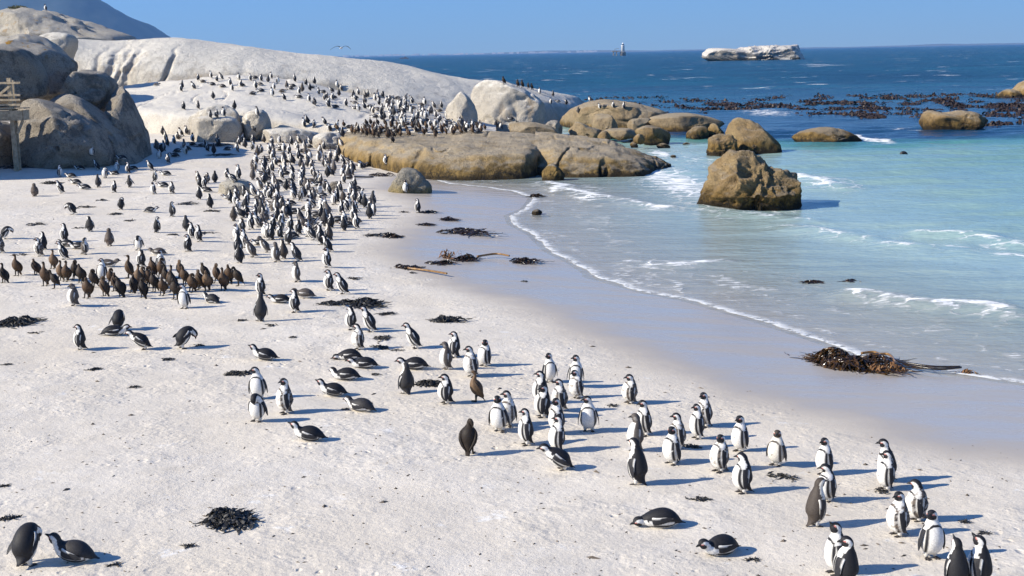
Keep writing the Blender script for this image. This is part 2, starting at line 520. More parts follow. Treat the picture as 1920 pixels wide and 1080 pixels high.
def mat_hill(name, a, b, sc):
    t = NT(name)
    t.base(t.mix(t.rng(t.noise(sc, detail=6, rough=0.65), 0.35, 0.65), a, b))
    t.set(rough=0.95, spec=0.1)
    return t.mat
HY = 5200.0
top = [(-620, -150), (-350, -95), (-120, -50), (60, -30), (150, -14), (178, -2), (205, 14), (228, 26), (246, 36), (258, 46), (276, 60), (300, 74), (330, 92), (370, 116)]
ridge_r = [at(x, y, HY) for x, y in top]
rows = [[(p[0], HY - 900, -4) for p in ridge_r], [(p[0], HY - 420, p[2] * 0.45) for p in ridge_r], ridge_r, [(p[0], HY + 900, p[2] * 0.4 - 5) for p in ridge_r]]
V, Fc = loft(rows, 260, 70, 22, 260, 41, 6)
tag(link('mountain', mesh('mountain', V, Fc, mat_hill('mountain', (0.022, 0.04, 0.05), (0.06, 0.075, 0.075), 0.006))), 'far blue mountain slope behind the rocks', kind='structure')
CY = 11500.0
cx = np.linspace(-1500, 6200, 90)
ch = 4 + 16 * np.clip(fbm(np.stack([cx / 700, cx * 0, cx * 0], 1), 4, 51) + 0.25, 0, 1) + 16 * np.exp(-((cx - 500) / 500) ** 2) + 8 * np.exp(-((cx - 4200) / 900) ** 2)
rows = [[(x, CY - 900, -3) for x in cx], [(x, CY - 700, h * 0.25) for x, h in zip(cx, ch)], [(x, CY, h) for x, h in zip(cx, ch)], [(x, CY + 700, -3) for x in cx]]
V, Fc = loft(rows, 300, 20, 3, 120, 52)
tag(link('coast', mesh('coast', V, Fc, mat_hill('coast', (0.13, 0.14, 0.12), (0.20, 0.20, 0.17), 0.004))), 'low far shore along the horizon', kind='structure')
b = MB()
rr = random.Random(5)
for k in range(70):
    x = rr.uniform(-1300, 700); hh = rr.uniform(6, 16)
    b.box((x, CY - 760 + rr.uniform(-40, 40), 3 + hh / 2), (rr.uniform(12, 45), 20, hh))
tag(b.build('far_town', plain('far_wall', (0.6, 0.58, 0.55))), 'tiny pale buildings along the far shore', 'town', kind='stuff')

# ------------------------------------------------------------------ air
hz = MB()
hz.box((1500, 7000, 305), (17600, 15600, 630))
ho = hz.build('haze', None)
tag(ho, 'thin blue sea air', kind='stuff')
hm = bpy.data.materials.new('haze'); hm.use_nodes = True
hm.node_tree.nodes.remove(hm.node_tree.nodes['Principled BSDF'])
pv = hm.node_tree.nodes.new('ShaderNodeVolumePrincipled')
pv.inputs['Color'].default_value = (0.26, 0.53, 1.0, 1)
pv.inputs['Density'].default_value = 0.00009
pv.inputs['Anisotropy'].default_value = 0.2
hm.node_tree.links.new(pv.outputs[0], hm.node_tree.nodes['Material Output'].inputs['Volume'])
ho.data.materials.append(hm)
# ------------------------------------------------------------------ rocks
def mat_rock(name, a, b, guano=0.0, gcol=(0.70, 0.68, 0.63), gup=0.35, lichen=0.0, tide=None, dark=0.3, bump=1.0, stain=0.0):
    t = NT(name)
    n1 = t.noise(0.7, detail=6, rough=0.6)
    n2 = t.noise(14, detail=5, rough=0.7)
    c = t.mix(t.rng(n1, 0.3, 0.7), a, b)
    c = t.mix(t.rng(n2, 0.47, 0.68, 0, 0.7), c, [x * 0.45 for x in a])
    c = t.mix(t.rng(t.noise(34, detail=3, rough=0.75), 0.50, 0.66, 0, 0.5), c, [min(1, x * 1.5) for x in b])
    xyz = t.xyz()
    if stain:    # rusty and dark vertical runs
        st = t.noise(1.0, t.scaled((0.9, 0.9, 0.10)), detail=4)
        c = t.mix(t.rng(st, 0.56, 0.72, 0, stain), c, (0.36, 0.24, 0.12))
    if dark:     # black weathering crust in blotches
        c = t.mix(t.math('MULTIPLY', t.rng(t.noise(0.8, detail=9, rough=0.8), 0.47, 0.60), dark), c, (0.07, 0.065, 0.06))
    if tide:     # weed and barnacle band above the waterline: (height, colour, black amount)
        hh, tc, blk = tide
        zz = t.math('ADD', xyz[2], t.math('MULTIPLY', t.math('SUBTRACT', t.noise(1.1, detail=5, rough=0.65), 0.5), hh * 1.3))
        run = t.noise(1.6, t.scaled((1.2, 1.2, 0.28)), detail=7, rough=0.72)
        c = t.mix(t.rng(zz, hh * 0.55, hh * 1.25, 0.92, 0), c, t.mix(t.rng(run, 0.38, 0.62), tc, [x * 0.30 for x in tc]))
        c = t.mix(t.math('MULTIPLY', t.rng(zz, 0.08, 0.85, 1, 0), t.rng(t.noise(2.4, detail=6, rough=0.7), 0.42, 0.55, 0, blk)), c, (0.018, 0.016, 0.012))
    if tide:     # always-wet algae at the very foot
        wz = t.math('ADD', xyz[2], t.math('MULTIPLY', t.math('SUBTRACT', t.noise(1.8, detail=5, rough=0.65), 0.5), 0.55))
        c = t.mix(t.rng(wz, 0.12, 0.34, 0.85, 0), c, (0.03, 0.022, 0.012))
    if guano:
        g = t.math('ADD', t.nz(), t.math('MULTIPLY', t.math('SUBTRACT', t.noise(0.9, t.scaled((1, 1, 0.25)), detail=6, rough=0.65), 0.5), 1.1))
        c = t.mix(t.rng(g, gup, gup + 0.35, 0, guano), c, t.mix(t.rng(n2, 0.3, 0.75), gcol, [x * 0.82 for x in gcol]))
    if lichen:
        lf = t.math('MULTIPLY', t.rng(t.noise(1.6, detail=5, rough=0.7), 0.56, 0.64), t.rng(t.nz(), 0.15, 0.6))
        c = t.mix(t.math('MULTIPLY', lf, lichen), c, (0.42, 0.22, 0.02))
    t.base(c)
    t.set(rough=0.92, spec=0.2)
    h1 = t.bump(t.noise(1.7, detail=8, rough=0.68), 0.7 * bump, 0.30)
    pit = t.rng(t.voro(9), 0.0, 0.35)
    h2 = t.bump(t.math('ADD', t.math('MULTIPLY', pit, 0.5), n2), 0.8 * bump, 0.09, h1)
    t.set(normal=h2)
    return t.mat

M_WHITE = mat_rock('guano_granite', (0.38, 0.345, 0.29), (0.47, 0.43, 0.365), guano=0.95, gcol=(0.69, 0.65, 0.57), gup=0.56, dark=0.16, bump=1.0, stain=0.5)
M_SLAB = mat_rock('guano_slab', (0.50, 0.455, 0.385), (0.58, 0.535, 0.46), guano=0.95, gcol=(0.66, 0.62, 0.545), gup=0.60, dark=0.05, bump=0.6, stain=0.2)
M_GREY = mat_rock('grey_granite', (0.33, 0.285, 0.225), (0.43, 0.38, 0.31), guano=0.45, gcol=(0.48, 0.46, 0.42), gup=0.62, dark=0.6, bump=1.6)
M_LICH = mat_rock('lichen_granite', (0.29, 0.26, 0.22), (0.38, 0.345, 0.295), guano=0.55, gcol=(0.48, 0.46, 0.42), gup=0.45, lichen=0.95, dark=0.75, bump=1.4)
M_DOME = mat_rock('dome_granite', (0.37, 0.33, 0.27), (0.46, 0.42, 0.35), guano=0.5, gcol=(0.55, 0.52, 0.46), gup=0.5, lichen=0.35, dark=0.25, bump=1.3)
M_OCHRE = mat_rock('ochre_granite', (0.30, 0.215, 0.105), (0.39, 0.30, 0.175), guano=0.45, gcol=(0.46, 0.42, 0.35), gup=0.7, tide=(1.05, (0.26, 0.17, 0.055), 1.0), dark=0.45, bump=1.1, stain=0.4)
M_SEAR = mat_rock('tidal_granite', (0.27, 0.18, 0.085), (0.37, 0.27, 0.14), guano=0.35, gcol=(0.45, 0.40, 0.32), gup=0.6, tide=(0.9, (0.25, 0.155, 0.045), 1.0), dark=0.4, bump=1.4)
M_ARK = mat_rock('island_granite', (0.22, 0.20, 0.17), (0.33, 0.30, 0.26), guano=0.85, gcol=(0.62, 0.58, 0.52), gup=0.08, tide=(1.6, (0.12, 0.10, 0.06), 0.9), dark=0.2, bump=2.0)
M_BROWN = mat_rock('shelf_granite', (0.25, 0.185, 0.105), (0.34, 0.265, 0.165), guano=0.4, gcol=(0.46, 0.40, 0.30), gup=0.6, tide=(0.55, (0.30, 0.19, 0.06), 0.8), dark=0.35, bump=1.2)

def crack(P, scale, width, seed):
    return np.exp(-(vnoise(P / scale + 0.4 * np.stack([vnoise(P / scale * 2.3 + 9, seed + 1)] * 3, 1), seed) / width) ** 2)
SOLID_V, SOLID_F = [BEACH_V], [BEACH_F.tolist()]
_cnt = [len(BEACH_V)]
def solid(V, Fc):
    SOLID_V.append(np.asarray(V))
    SOLID_F.append([[int(i) + _cnt[0] for i in q] for q in Fc])
    _cnt[0] += len(V)

def rock_obj(name, V, Fc, mat, label, cat='boulder', group=None):
    solid(V, Fc)
    return tag(link(name, mesh(name, V, Fc, mat)), label, cat, group)

def boulder(label, outline, mat, base=None, Y=None, depth=3.0, amp=0.10, nscale=1.2, box=0.8, ridged=False, seed=0, name='boulder', group=None, lean=0.0, nu=72, nv=44, sink=0.0, cf=0.28, facets=7, cr=0.5):
    """rock with the given photo outline, real distance and depth; base = pixel where its foot meets ground or water"""
    if Y is None:
        Y = on_ground(*base)[1] + depth * 0.42
    O = np.array([at(x, y, Y) for x, y in outline])
    O = catmull(O[:, [0, 2]], 160, closed=True)
    c = 0.5 * (O.min(0) + O.max(0)); hgt = O[:, 1].max() - O[:, 1].min(); c[1] = O[:, 1].min() + cf * hgt
    if cf < .45: c[0] = O[O[:, 1] < c[1] + .3 * hgt, 0].mean()
    rel = O - c
    ang = np.unwrap(np.arctan2(rel[:, 1], rel[:, 0]))
    rad = np.linalg.norm(rel, axis=1)
    if ang[-1] < ang[0]: ang, rad = ang[::-1], rad[::-1]
    ph = np.linspace(0, 2 * math.pi, nu, endpoint=False)
    a0 = ang[0]
    rr_ = np.interp((ph - a0) % (2 * math.pi), ang - a0, rad, period=2 * math.pi)
    al = np.linspace(0.02, math.pi - 0.02, nv)
    rho = np.sin(al) ** box
    dy = -np.sign(np.cos(al)) * np.abs(np.cos(al)) ** box * depth * 0.5
    V = np.zeros((nv, nu, 3))
    V[..., 0] = c[0] + rho[:, None] * (rr_ * np.cos(ph))[None]
    V[..., 2] = c[1] + rho[:, None] * (rr_ * np.sin(ph))[None]
    V[..., 1] = Y + dy[:, None] + lean * (V[..., 2] - c[1])
    if cf < .45: V[..., 2] = np.where(V[..., 2] < c[1], c[1] + (V[..., 2] - c[1]) * 2.6, V[..., 2])
    V[..., 2] -= sink
    Pf = V.reshape(-1, 3)
    ctr = np.array((c[0], Y, c[1]))
    D = Pf - ctr
    D /= np.linalg.norm(D, axis=1)[:, None] + 1e-9
    h = fbm(Pf / nscale + seed * 3.7, 6, 60 + seed, 0.55, ridged)
    if ridged: h = h - 0.42
    size = min(depth, hgt)
    fr_ = random.Random(seed * 31 + 5)
    for _k in range(facets):
        nv_ = np.array((fr_.gauss(0, .75), -abs(fr_.gauss(.7, .4)), fr_.gauss(.15, .6))); nv_ /= np.linalg.norm(nv_)
        pr = (Pf - ctr) @ nv_
        lim = np.percentile(pr, 99.5) * fr_.uniform(.74, .92)
        Pf = Pf - nv_[None] * (np.maximum(pr - lim, 0) * .88)[:, None]
    D = Pf - ctr; D /= np.linalg.norm(D, axis=1)[:, None] + 1e-9
    if cr:
        h = h - cr * size * .10 / amp * crack(Pf, size * .8 + .3, .055, 300 + seed)
    Pf = Pf + D * (amp * h + .034 * size * fbm(Pf / (size * .13 + .05), 4, 400 + seed, .6))[:, None]
    Fc = grid_faces(nv, nu, True).tolist()
    Fc.append(list(range(nu))); Fc.append([(nv - 1) * nu + i for i in range(nu)][::-1])
    return rock_obj(name, Pf, Fc, mat, label, 'boulder', group)

def A(pts): return [at(*p) for p in pts]
def shift(row, dy, dz=None, z=None): return [(p[0], p[1] + dy, (p[2] + dz) if z is None else z) for p in row]

# long pale ridge
b0 = A([(120, 175, 111), (235, 178, 110), (300, 162, 110), (420, 147, 111), (560, 154, 112), (660, 174, 112), (760, 194, 112), (830, 210, 113), (900, 232, 115), (1000, 234, 121.5), (1060, 224, 126), (1098, 212, 130)])
r2 = A([(115, 120, 113), (215, 122, 112), (300, 118, 112), (420, 116, 113), (560, 129, 114), (660, 146, 114), (760, 162, 115), (830, 177, 116), (900, 193, 118), (1000, 197, 123), (1065, 199, 127.5), (1100, 204, 131)])
r3 = A([(112, 84, 115), (190, 92, 115), (300, 90, 115), (420, 97, 116), (560, 112, 117), (660, 122, 118), (760, 138, 119), (830, 152, 120), (900, 164, 122), (1000, 177, 126), (1070, 186, 130), (1101, 200, 133)])
r4 = A([(110, 66, 120), (200, 77, 119.5), (270, 75, 119), (330, 72, 119.5), (400, 81, 120), (460, 89, 120.5), (560, 102, 122), (650, 109, 123), (760, 124, 125), (880, 148, 127), (950, 159, 129), (1040, 170, 132), (1082, 180, 134), (1101, 198, 136)])
rows = [shift(b0, -0.6, -2.5), b0, r2, r3, r4, shift(r4, 7, -1.2), shift(r4, 14, 0, z=-1.0)]
V, Fc = loft(rows, 460, 110, 0.42, 5.5, 71, 5)
for gx, gw, gd in ((176, .22, .35), (206, .35, .6), (226, .22, .4), (246, .3, .6), (318, .16, .6), (452, .5, .2), (640, .8, .2)):
    c_ = at(gx, 120, 113)[0] + .35 * vnoise(V * .7, 500 + gx) + .12 * (V[:, 2] - 4)
    V[:, 1] += gd * np.exp(-((V[:, 0] - c_) / gw) ** 2) * sstep(-V[:, 2], -8.2, -6.5) * (V[:, 1] < 118)
lf = np.exp(-((V[:, 0] - at(228, 120, 113)[0]) / 1.6) ** 2) * (V[:, 1] < 118)
V[:, 1] += .45 * lf * fbm(V * np.array((1.6, .5, .8)), 4, 505, .55, True)
rock_obj('rock_ridge', V, Fc, M_WHITE, 'long guano-whitened granite ridge running down to the sea', 'rock')

# penguin slab below the ridge
s0 = A([(225, 210, 93), (300, 213, 91), (380, 216, 90), (460, 213, 89), (560, 231, 88), (650, 240, 87), (760, 246, 86.5), (860, 252, 86), (930, 252, 86.5)])
s1 = A([(228, 190, 97), (300, 190, 96), (380, 190, 95.5), (460, 190, 95), (560, 208, 93), (650, 222, 92), (760, 233, 91), (860, 243, 90), (930, 247, 90)])
s2 = A([(232, 170, 104), (300, 166, 103), (380, 160, 103), (460, 160, 102), (560, 176, 100), (650, 198, 98), (760, 212, 97), (860, 230, 96), (930, 240, 96)])
s3 = A([(236, 160, 110), (300, 155, 109), (400, 141, 109), (480, 143, 109), (560, 152, 109), (650, 174, 107), (760, 189, 106), (850, 212, 105), (930, 234, 104)])
rows = [shift(s0, -0.5, -2.2), s0, s1, s2, s3, shift(s3, 4, -0.8), shift(s3, 9, -3)]
V, Fc = loft(rows, 320, 90, 0.26, 2.6, 75)
V[:, 2] -= 0.10 * crack(V * np.array((1, .5, 1)), 7.0, .02, 511)
rock_obj('rock_slab', V, Fc, M_SLAB, 'broad white sloping rock slab covered with penguins below the ridge', 'rock')

# dark sunless cluster on the left
G = 'dark boulders beside the boardwalk'
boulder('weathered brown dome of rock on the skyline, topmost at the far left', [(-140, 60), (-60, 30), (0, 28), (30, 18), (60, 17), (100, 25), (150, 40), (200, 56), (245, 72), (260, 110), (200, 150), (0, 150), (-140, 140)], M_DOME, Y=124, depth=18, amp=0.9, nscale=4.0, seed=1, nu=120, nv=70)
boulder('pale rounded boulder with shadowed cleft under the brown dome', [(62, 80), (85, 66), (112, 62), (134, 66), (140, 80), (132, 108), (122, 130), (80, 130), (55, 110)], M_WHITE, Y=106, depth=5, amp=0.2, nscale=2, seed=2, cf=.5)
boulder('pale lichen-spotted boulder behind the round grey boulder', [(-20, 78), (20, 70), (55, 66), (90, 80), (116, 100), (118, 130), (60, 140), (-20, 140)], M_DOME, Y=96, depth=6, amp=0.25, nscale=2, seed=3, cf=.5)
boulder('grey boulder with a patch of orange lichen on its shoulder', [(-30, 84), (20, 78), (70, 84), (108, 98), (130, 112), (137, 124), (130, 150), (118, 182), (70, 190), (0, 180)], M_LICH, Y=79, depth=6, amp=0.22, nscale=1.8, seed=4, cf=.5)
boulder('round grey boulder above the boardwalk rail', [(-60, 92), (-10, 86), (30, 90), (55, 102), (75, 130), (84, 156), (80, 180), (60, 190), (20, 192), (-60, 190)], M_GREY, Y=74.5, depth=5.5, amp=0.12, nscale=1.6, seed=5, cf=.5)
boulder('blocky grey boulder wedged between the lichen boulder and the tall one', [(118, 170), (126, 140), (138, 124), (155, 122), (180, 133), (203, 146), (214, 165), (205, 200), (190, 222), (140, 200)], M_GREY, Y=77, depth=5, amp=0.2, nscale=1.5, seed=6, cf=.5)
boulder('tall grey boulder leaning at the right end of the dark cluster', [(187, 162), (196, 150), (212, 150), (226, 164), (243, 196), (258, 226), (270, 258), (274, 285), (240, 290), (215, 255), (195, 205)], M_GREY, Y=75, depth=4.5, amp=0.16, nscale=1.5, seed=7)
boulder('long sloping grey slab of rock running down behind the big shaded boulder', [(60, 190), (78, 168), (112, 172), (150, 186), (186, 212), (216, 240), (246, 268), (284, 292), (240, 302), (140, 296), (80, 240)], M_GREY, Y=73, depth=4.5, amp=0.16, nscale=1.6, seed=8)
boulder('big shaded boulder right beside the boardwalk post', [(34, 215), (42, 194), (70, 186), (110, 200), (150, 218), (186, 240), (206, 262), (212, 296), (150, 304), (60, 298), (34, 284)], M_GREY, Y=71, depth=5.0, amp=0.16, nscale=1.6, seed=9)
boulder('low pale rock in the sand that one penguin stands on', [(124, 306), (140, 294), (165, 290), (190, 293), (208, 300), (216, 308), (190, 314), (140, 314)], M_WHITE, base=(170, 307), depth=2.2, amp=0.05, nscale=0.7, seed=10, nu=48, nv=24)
boulder('unseen grey boulder added beyond the left edge to cast shade', [(-420, 200), (-390, 150), (-290, 105), (-170, 112), (-115, 160), (-105, 300), (-400, 300)], M_GREY, Y=65, depth=7, amp=0.3, nscale=2.2, seed=11)  # out-of-view boulder, added to shade the left cluster

boulder('grey rock added beneath the boardwalk deck to darken the gap', [(-130, 300), (-125, 232), (-40, 224), (20, 228), (40, 240), (44, 292), (20, 302)], M_GREY, Y=71.2, depth=3, amp=0.15, nscale=1.2, seed=44)  # added rock, stands in for the dark shade under the deck
# white boulders at the foot of the slab
G2 = 'white boulders at the foot of the slab'
boulder('largest white boulder at the foot of the slab, with tan streaks', [(350, 232), (362, 222), (390, 217), (430, 219), (448, 230), (454, 244), (446, 256), (410, 264), (360, 260), (349, 246)], M_WHITE, Y=85.5, depth=3.2, amp=0.12, nscale=1.0, seed=12, group=G2)
boulder('white boulder just above the tan-streaked one', [(352, 226), (370, 210), (400, 197), (425, 197), (442, 208), (450, 228), (420, 240), (370, 240)], M_WHITE, Y=87.5, depth=3, amp=0.12, nscale=1.0, seed=13, group=G2)
boulder('round white boulder right of the tan-streaked one', [(453, 226), (460, 212), (476, 205), (494, 207), (505, 222), (506, 240), (480, 246), (456, 242)], M_WHITE, Y=86.5, depth=2.4, amp=0.1, nscale=0.9, seed=14, group=G2)
boulder('small round white boulder with a bluish shaded side', [(510, 232), (518, 221), (532, 219), (545, 227), (550, 240), (530, 246), (512, 244)], M_WHITE, base=(530, 241), depth=2.0, amp=0.08, nscale=0.8, seed=15, group=G2)
boulder('long low white rock lying along the edge of the crowd', [(468, 256), (490, 244), (530, 240), (565, 243), (600, 250), (612, 262), (590, 272), (530, 270), (480, 266)], M_WHITE, base=(540, 268), depth=2.8, amp=0.12, nscale=0.9, seed=16, group=G2)
boulder('tan rock with shaded hollow beside the long low white rock', [(586, 262), (600, 250), (625, 248), (645, 255), (652, 272), (640, 284), (600, 282)], M_WHITE, base=(620, 281), depth=2.4, amp=0.14, nscale=0.8, seed=17, group=G2)
boulder('smooth tan rock in the middle of the penguin crowd', [(404, 352), (414, 342), (435, 336), (460, 338), (474, 348), (478, 362), (450, 368), (410, 364)], mat_rock('sandy_rock', (0.33, 0.30, 0.24), (0.42, 0.38, 0.31), guano=0.2, dark=0.2), base=(440, 364), depth=1.6, amp=0.05, nscale=0.6, seed=18)
boulder('small grey rock at the right fringe of the crowd', [(615, 352), (620, 342), (632, 340), (640, 346), (642, 356), (628, 360)], M_GREY, base=(628, 357), depth=0.8, amp=0.04, nscale=0.4, seed=19, nu=40, nv=24)

# big round boulders under the ridge
boulder('huge rounded white boulder at the right end of the ridge, split by a dark crack', [(884, 190), (888, 164), (902, 152), (925, 150), (960, 158), (995, 174), (1020, 194), (1030, 216), (1026, 238), (980, 246), (920, 246), (896, 230)], M_WHITE, Y=104, depth=8, amp=0.2, nscale=2.0, seed=20, nu=110, nv=64)
boulder('egg-shaped white boulder standing against the huge rounded one', [(834, 200), (838, 182), (852, 173), (868, 174), (884, 188), (894, 210), (892, 228), (868, 234), (842, 222)], M_WHITE, Y=98, depth=3.6, amp=0.1, nscale=1.2, seed=21)

# ochre slab in the middle
o0 = A([(630, 285, 81), (680, 288, 77), (740, 300, 74), (800, 318, 71.5), (870, 329, 70.5), (940, 330, 70.5), (990, 330, 71), (1012, 324, 73)])
o1 = A([(632, 266, 82), (680, 272, 78.3), (740, 284, 75.2), (800, 296, 72.6), (870, 303, 71.4), (940, 303, 71.2), (988, 302, 71.6), (1012, 306, 73.6)])
o2 = A([(634, 252, 83.5), (680, 257, 80), (740, 267, 77.2), (800, 277, 74.5), (870, 283, 73), (940, 281, 73), (985, 282, 73.2), (1012, 290, 74.6)])
o3 = A([(640, 247, 87), (690, 249, 85), (750, 256, 83), (810, 262, 81), (870, 264, 80), (940, 262, 80), (985, 262, 80), (1014, 264, 80)])
o4 = A([(646, 245, 90), (700, 246, 90), (760, 249, 89), (820, 251, 88), (880, 249, 88), (940, 248, 88), (990, 250, 87), (1016, 253, 87)])
rows = [shift(o0, -0.1, -1.2), o0, o1, o2, o3, o4, shift(o4, 3, -1.5)]
V, Fc = loft(rows, 280, 90, 0.26, 1.3, 81)
V[:, 1] += 0.35 * crack(V * np.array((1, .4, .4)), 2.2, .06, 521)
rock_obj('rock_shelf', V, Fc, M_OCHRE, 'long flat-topped ochre rock shelf between the penguin crowd and the surf', 'rock')
q0 = A([(1000, 326, 73), (1040, 330, 71.5), (1100, 331, 71), (1160, 332, 71), (1200, 330, 71.5), (1235, 321, 74), (1256, 312, 77)])
q1 = A([(1000, 300, 74), (1040, 303, 72.4), (1100, 306, 71.8), (1160, 312, 71.6), (1200, 315, 72), (1235, 314, 74.5), (1256, 310, 77.3)])
q2 = A([(1000, 280, 75.6), (1040, 279, 74), (1100, 283, 73), (1160, 291, 73), (1200, 299, 73.5), (1235, 307, 75.5), (1256, 309, 77.8)])
q3 = A([(1002, 262, 80.5), (1045, 263, 79.5), (1100, 268, 78.5), (1160, 279, 77.5), (1205, 291, 77), (1238, 302, 77.5), (1257, 308, 78.5)])
q4 = A([(1004, 250, 87), (1048, 253, 86), (1100, 260, 84), (1160, 273, 81.5), (1205, 287, 80), (1240, 300, 79), (1258, 308, 79)])
rows = [shift(q0, -0.1, -1.2), q0, q1, q2, q3, q4, shift(q4, 3, -1.5)]
V, Fc = loft(rows, 220, 90, 0.28, 1.2, 83)
V[:, 1] += 0.4 * crack(V * np.array((1, .4, .4)), 1.9, .06, 523)
rock_obj('rock_shelf', V, Fc, M_OCHRE, 'ochre barnacled rock shelf tapering to a point in the surf', 'rock')
boulder('small ochre rock in the cleft of the rock shelves', [(1016, 322), (1026, 311), (1038, 308), (1050, 316), (1058, 330), (1040, 336), (1018, 334)], M_OCHRE, Y=69.6, depth=1.3, amp=0.08, nscale=0.5, seed=22, nu=48, nv=30)
boulder('speckled boulder standing in the wet sand by one penguin', [(726, 350), (731, 332), (745, 320), (764, 315), (784, 320), (800, 338), (809, 354), (800, 362), (760, 364), (732, 362)], mat_rock('wet_boulder', (0.26, 0.235, 0.19), (0.36, 0.32, 0.24), guano=0.25, gcol=(0.42, 0.40, 0.36), tide=(0.75, (0.36, 0.28, 0.12), 0.3), dark=0.5, bump=1.3), Y=61.5, depth=2.0, amp=0.08, nscale=0.6, seed=23)

# jumble right of the huge boulder
boulder('low smooth brown rock in front of the huge rounded boulder', [(935, 250), (942, 236), (965, 230), (1000, 230), (1030, 237), (1056, 248), (1050, 258), (980, 258)], M_BROWN, Y=93, depth=4, amp=0.12, nscale=1.2, seed=24)
boulder('broad brown dome of rock at the sea edge with resting penguins', [(1040, 240), (1060, 214), (1090, 197), (1125, 188), (1165, 190), (1205, 198), (1240, 208), (1262, 222), (1250, 240), (1150, 250)], M_BROWN, Y=117, depth=14, amp=0.35, nscale=2.2, seed=25, nu=110, nv=60)
boulder('low wet brown shelf reaching into the sea behind the dome', [(1215, 222), (1260, 213), (1310, 215), (1345, 224), (1356, 232), (1300, 240), (1230, 238)], M_BROWN, Y=112, depth=8, amp=0.18, nscale=1.4, seed=26)
boulder('square-cut tan block of rock among the seaside jumble', [(1112, 242), (1116, 218), (1135, 214), (1148, 218), (1158, 240), (1140, 250)], M_BROWN, Y=103, depth=3, amp=0.12, nscale=1.2, box=0.5, seed=27, nu=48, nv=30)
boulder('wedge-shaped tan rock left of the square-cut block', [(1066, 248), (1074, 236), (1084, 229), (1105, 238), (1130, 246), (1120, 256), (1080, 256)], M_BROWN, Y=99, depth=3, amp=0.15, nscale=1.0, box=0.6, seed=28, nu=48, nv=30)
boulder('flat overhanging rock plate above a dark gap', [(1130, 250), (1140, 243), (1175, 241), (1195, 246), (1192, 252), (1150, 256)], M_BROWN, Y=98, depth=4, amp=0.1, nscale=0.9, box=0.6, seed=29, nu=48, nv=30)
boulder('tilted slab-sided rock with a shadowed notch', [(1178, 244), (1180, 228), (1196, 222), (1222, 224), (1224, 233), (1200, 238), (1190, 248)], M_BROWN, Y=100, depth=3, amp=0.12, nscale=0.9, box=0.6, seed=30, nu=48, nv=30)
boulder('rounded ochre boulder at the water side of the jumble', [(1190, 248), (1196, 240), (1215, 235), (1238, 240), (1256, 250), (1252, 262), (1210, 262)], M_SEAR, Y=95, depth=2.6, amp=0.14, nscale=0.8, seed=31, nu=48, nv=30)
boulder('small triangular ochre rock in front of the dark gap', [(1120, 258), (1130, 246), (1140, 248), (1145, 258), (1132, 262)], M_SEAR, Y=92, depth=1.2, amp=0.08, nscale=0.5, seed=32, nu=36, nv=22)
boulder('little orange rock below the rounded ochre boulder', [(1187, 260), (1198, 251), (1208, 258), (1206, 264), (1190, 264)], M_SEAR, Y=91, depth=1.0, amp=0.08, nscale=0.5, seed=33, nu=36, nv=22)
boulder('dark rock in the shade under the huge rounded boulder', [(1018, 244), (1028, 228), (1045, 226), (1054, 238), (1050, 250), (1026, 250)], M_GREY, Y=98, depth=2, amp=0.1, nscale=0.7, seed=34, nu=40, nv=26)

# rocks in the sea
boulder('smooth domed boulder in the shallows with rubble on its left', [(1360, 262), (1364, 240), (1378, 224), (1395, 222), (1420, 232), (1445, 254), (1466, 280), (1440, 290), (1380, 290), (1362, 284)], M_SEAR, Y=86.5, depth=3.4, amp=0.09, nscale=1.0, seed=35)
boulder('jagged rubble rock leaning on the smooth domed boulder', [(1326, 284), (1330, 264), (1350, 253), (1370, 250), (1380, 266), (1388, 284), (1360, 292), (1330, 290)], M_SEAR, Y=84.5, depth=2.0, amp=0.32, nscale=0.7, ridged=True, seed=36)
boulder('large craggy boulder standing alone in the surf', [(1318, 378), (1330, 340), (1340, 312), (1362, 293), (1400, 288), (1430, 300), (1455, 318), (1485, 326), (1496, 340), (1490, 372), (1450, 384), (1400, 394), (1350, 388)], M_SEAR, Y=56.4, depth=3.2, amp=0.45, nscale=0.9, box=0.62, ridged=True, seed=37, nu=150, nv=90)
boulder('low flat ochre rock awash beyond the domed boulder', [(1488, 262), (1500, 249), (1530, 241), (1570, 241), (1600, 252), (1616, 264), (1580, 272), (1510, 270)], M_SEAR, Y=95, depth=4.5, amp=0.16, nscale=0.8, seed=38)
boulder('brown double-humped rock beside the kelp on the right', [(1727, 234), (1730, 216), (1748, 208), (1775, 212), (1805, 206), (1830, 212), (1858, 228), (1840, 236), (1770, 242)], M_SEAR, Y=107, depth=4.5, amp=0.3, nscale=1.0, seed=39)
boulder('rounded tan rock cut off by the right edge of the picture', [(1895, 180), (1906, 164), (1922, 152), (1950, 146), (1980, 160), (1990, 182), (1940, 186)], M_SEAR, Y=170, depth=7, amp=0.3, nscale=1.6, seed=40)
boulder('low dark rock in front of the tan rock at the right edge', [(1870, 180), (1885, 169), (1904, 168), (1912, 180), (1890, 184)], M_SEAR, Y=168, depth=3.5, amp=0.25, nscale=1.2, seed=41, nu=40, nv=26)
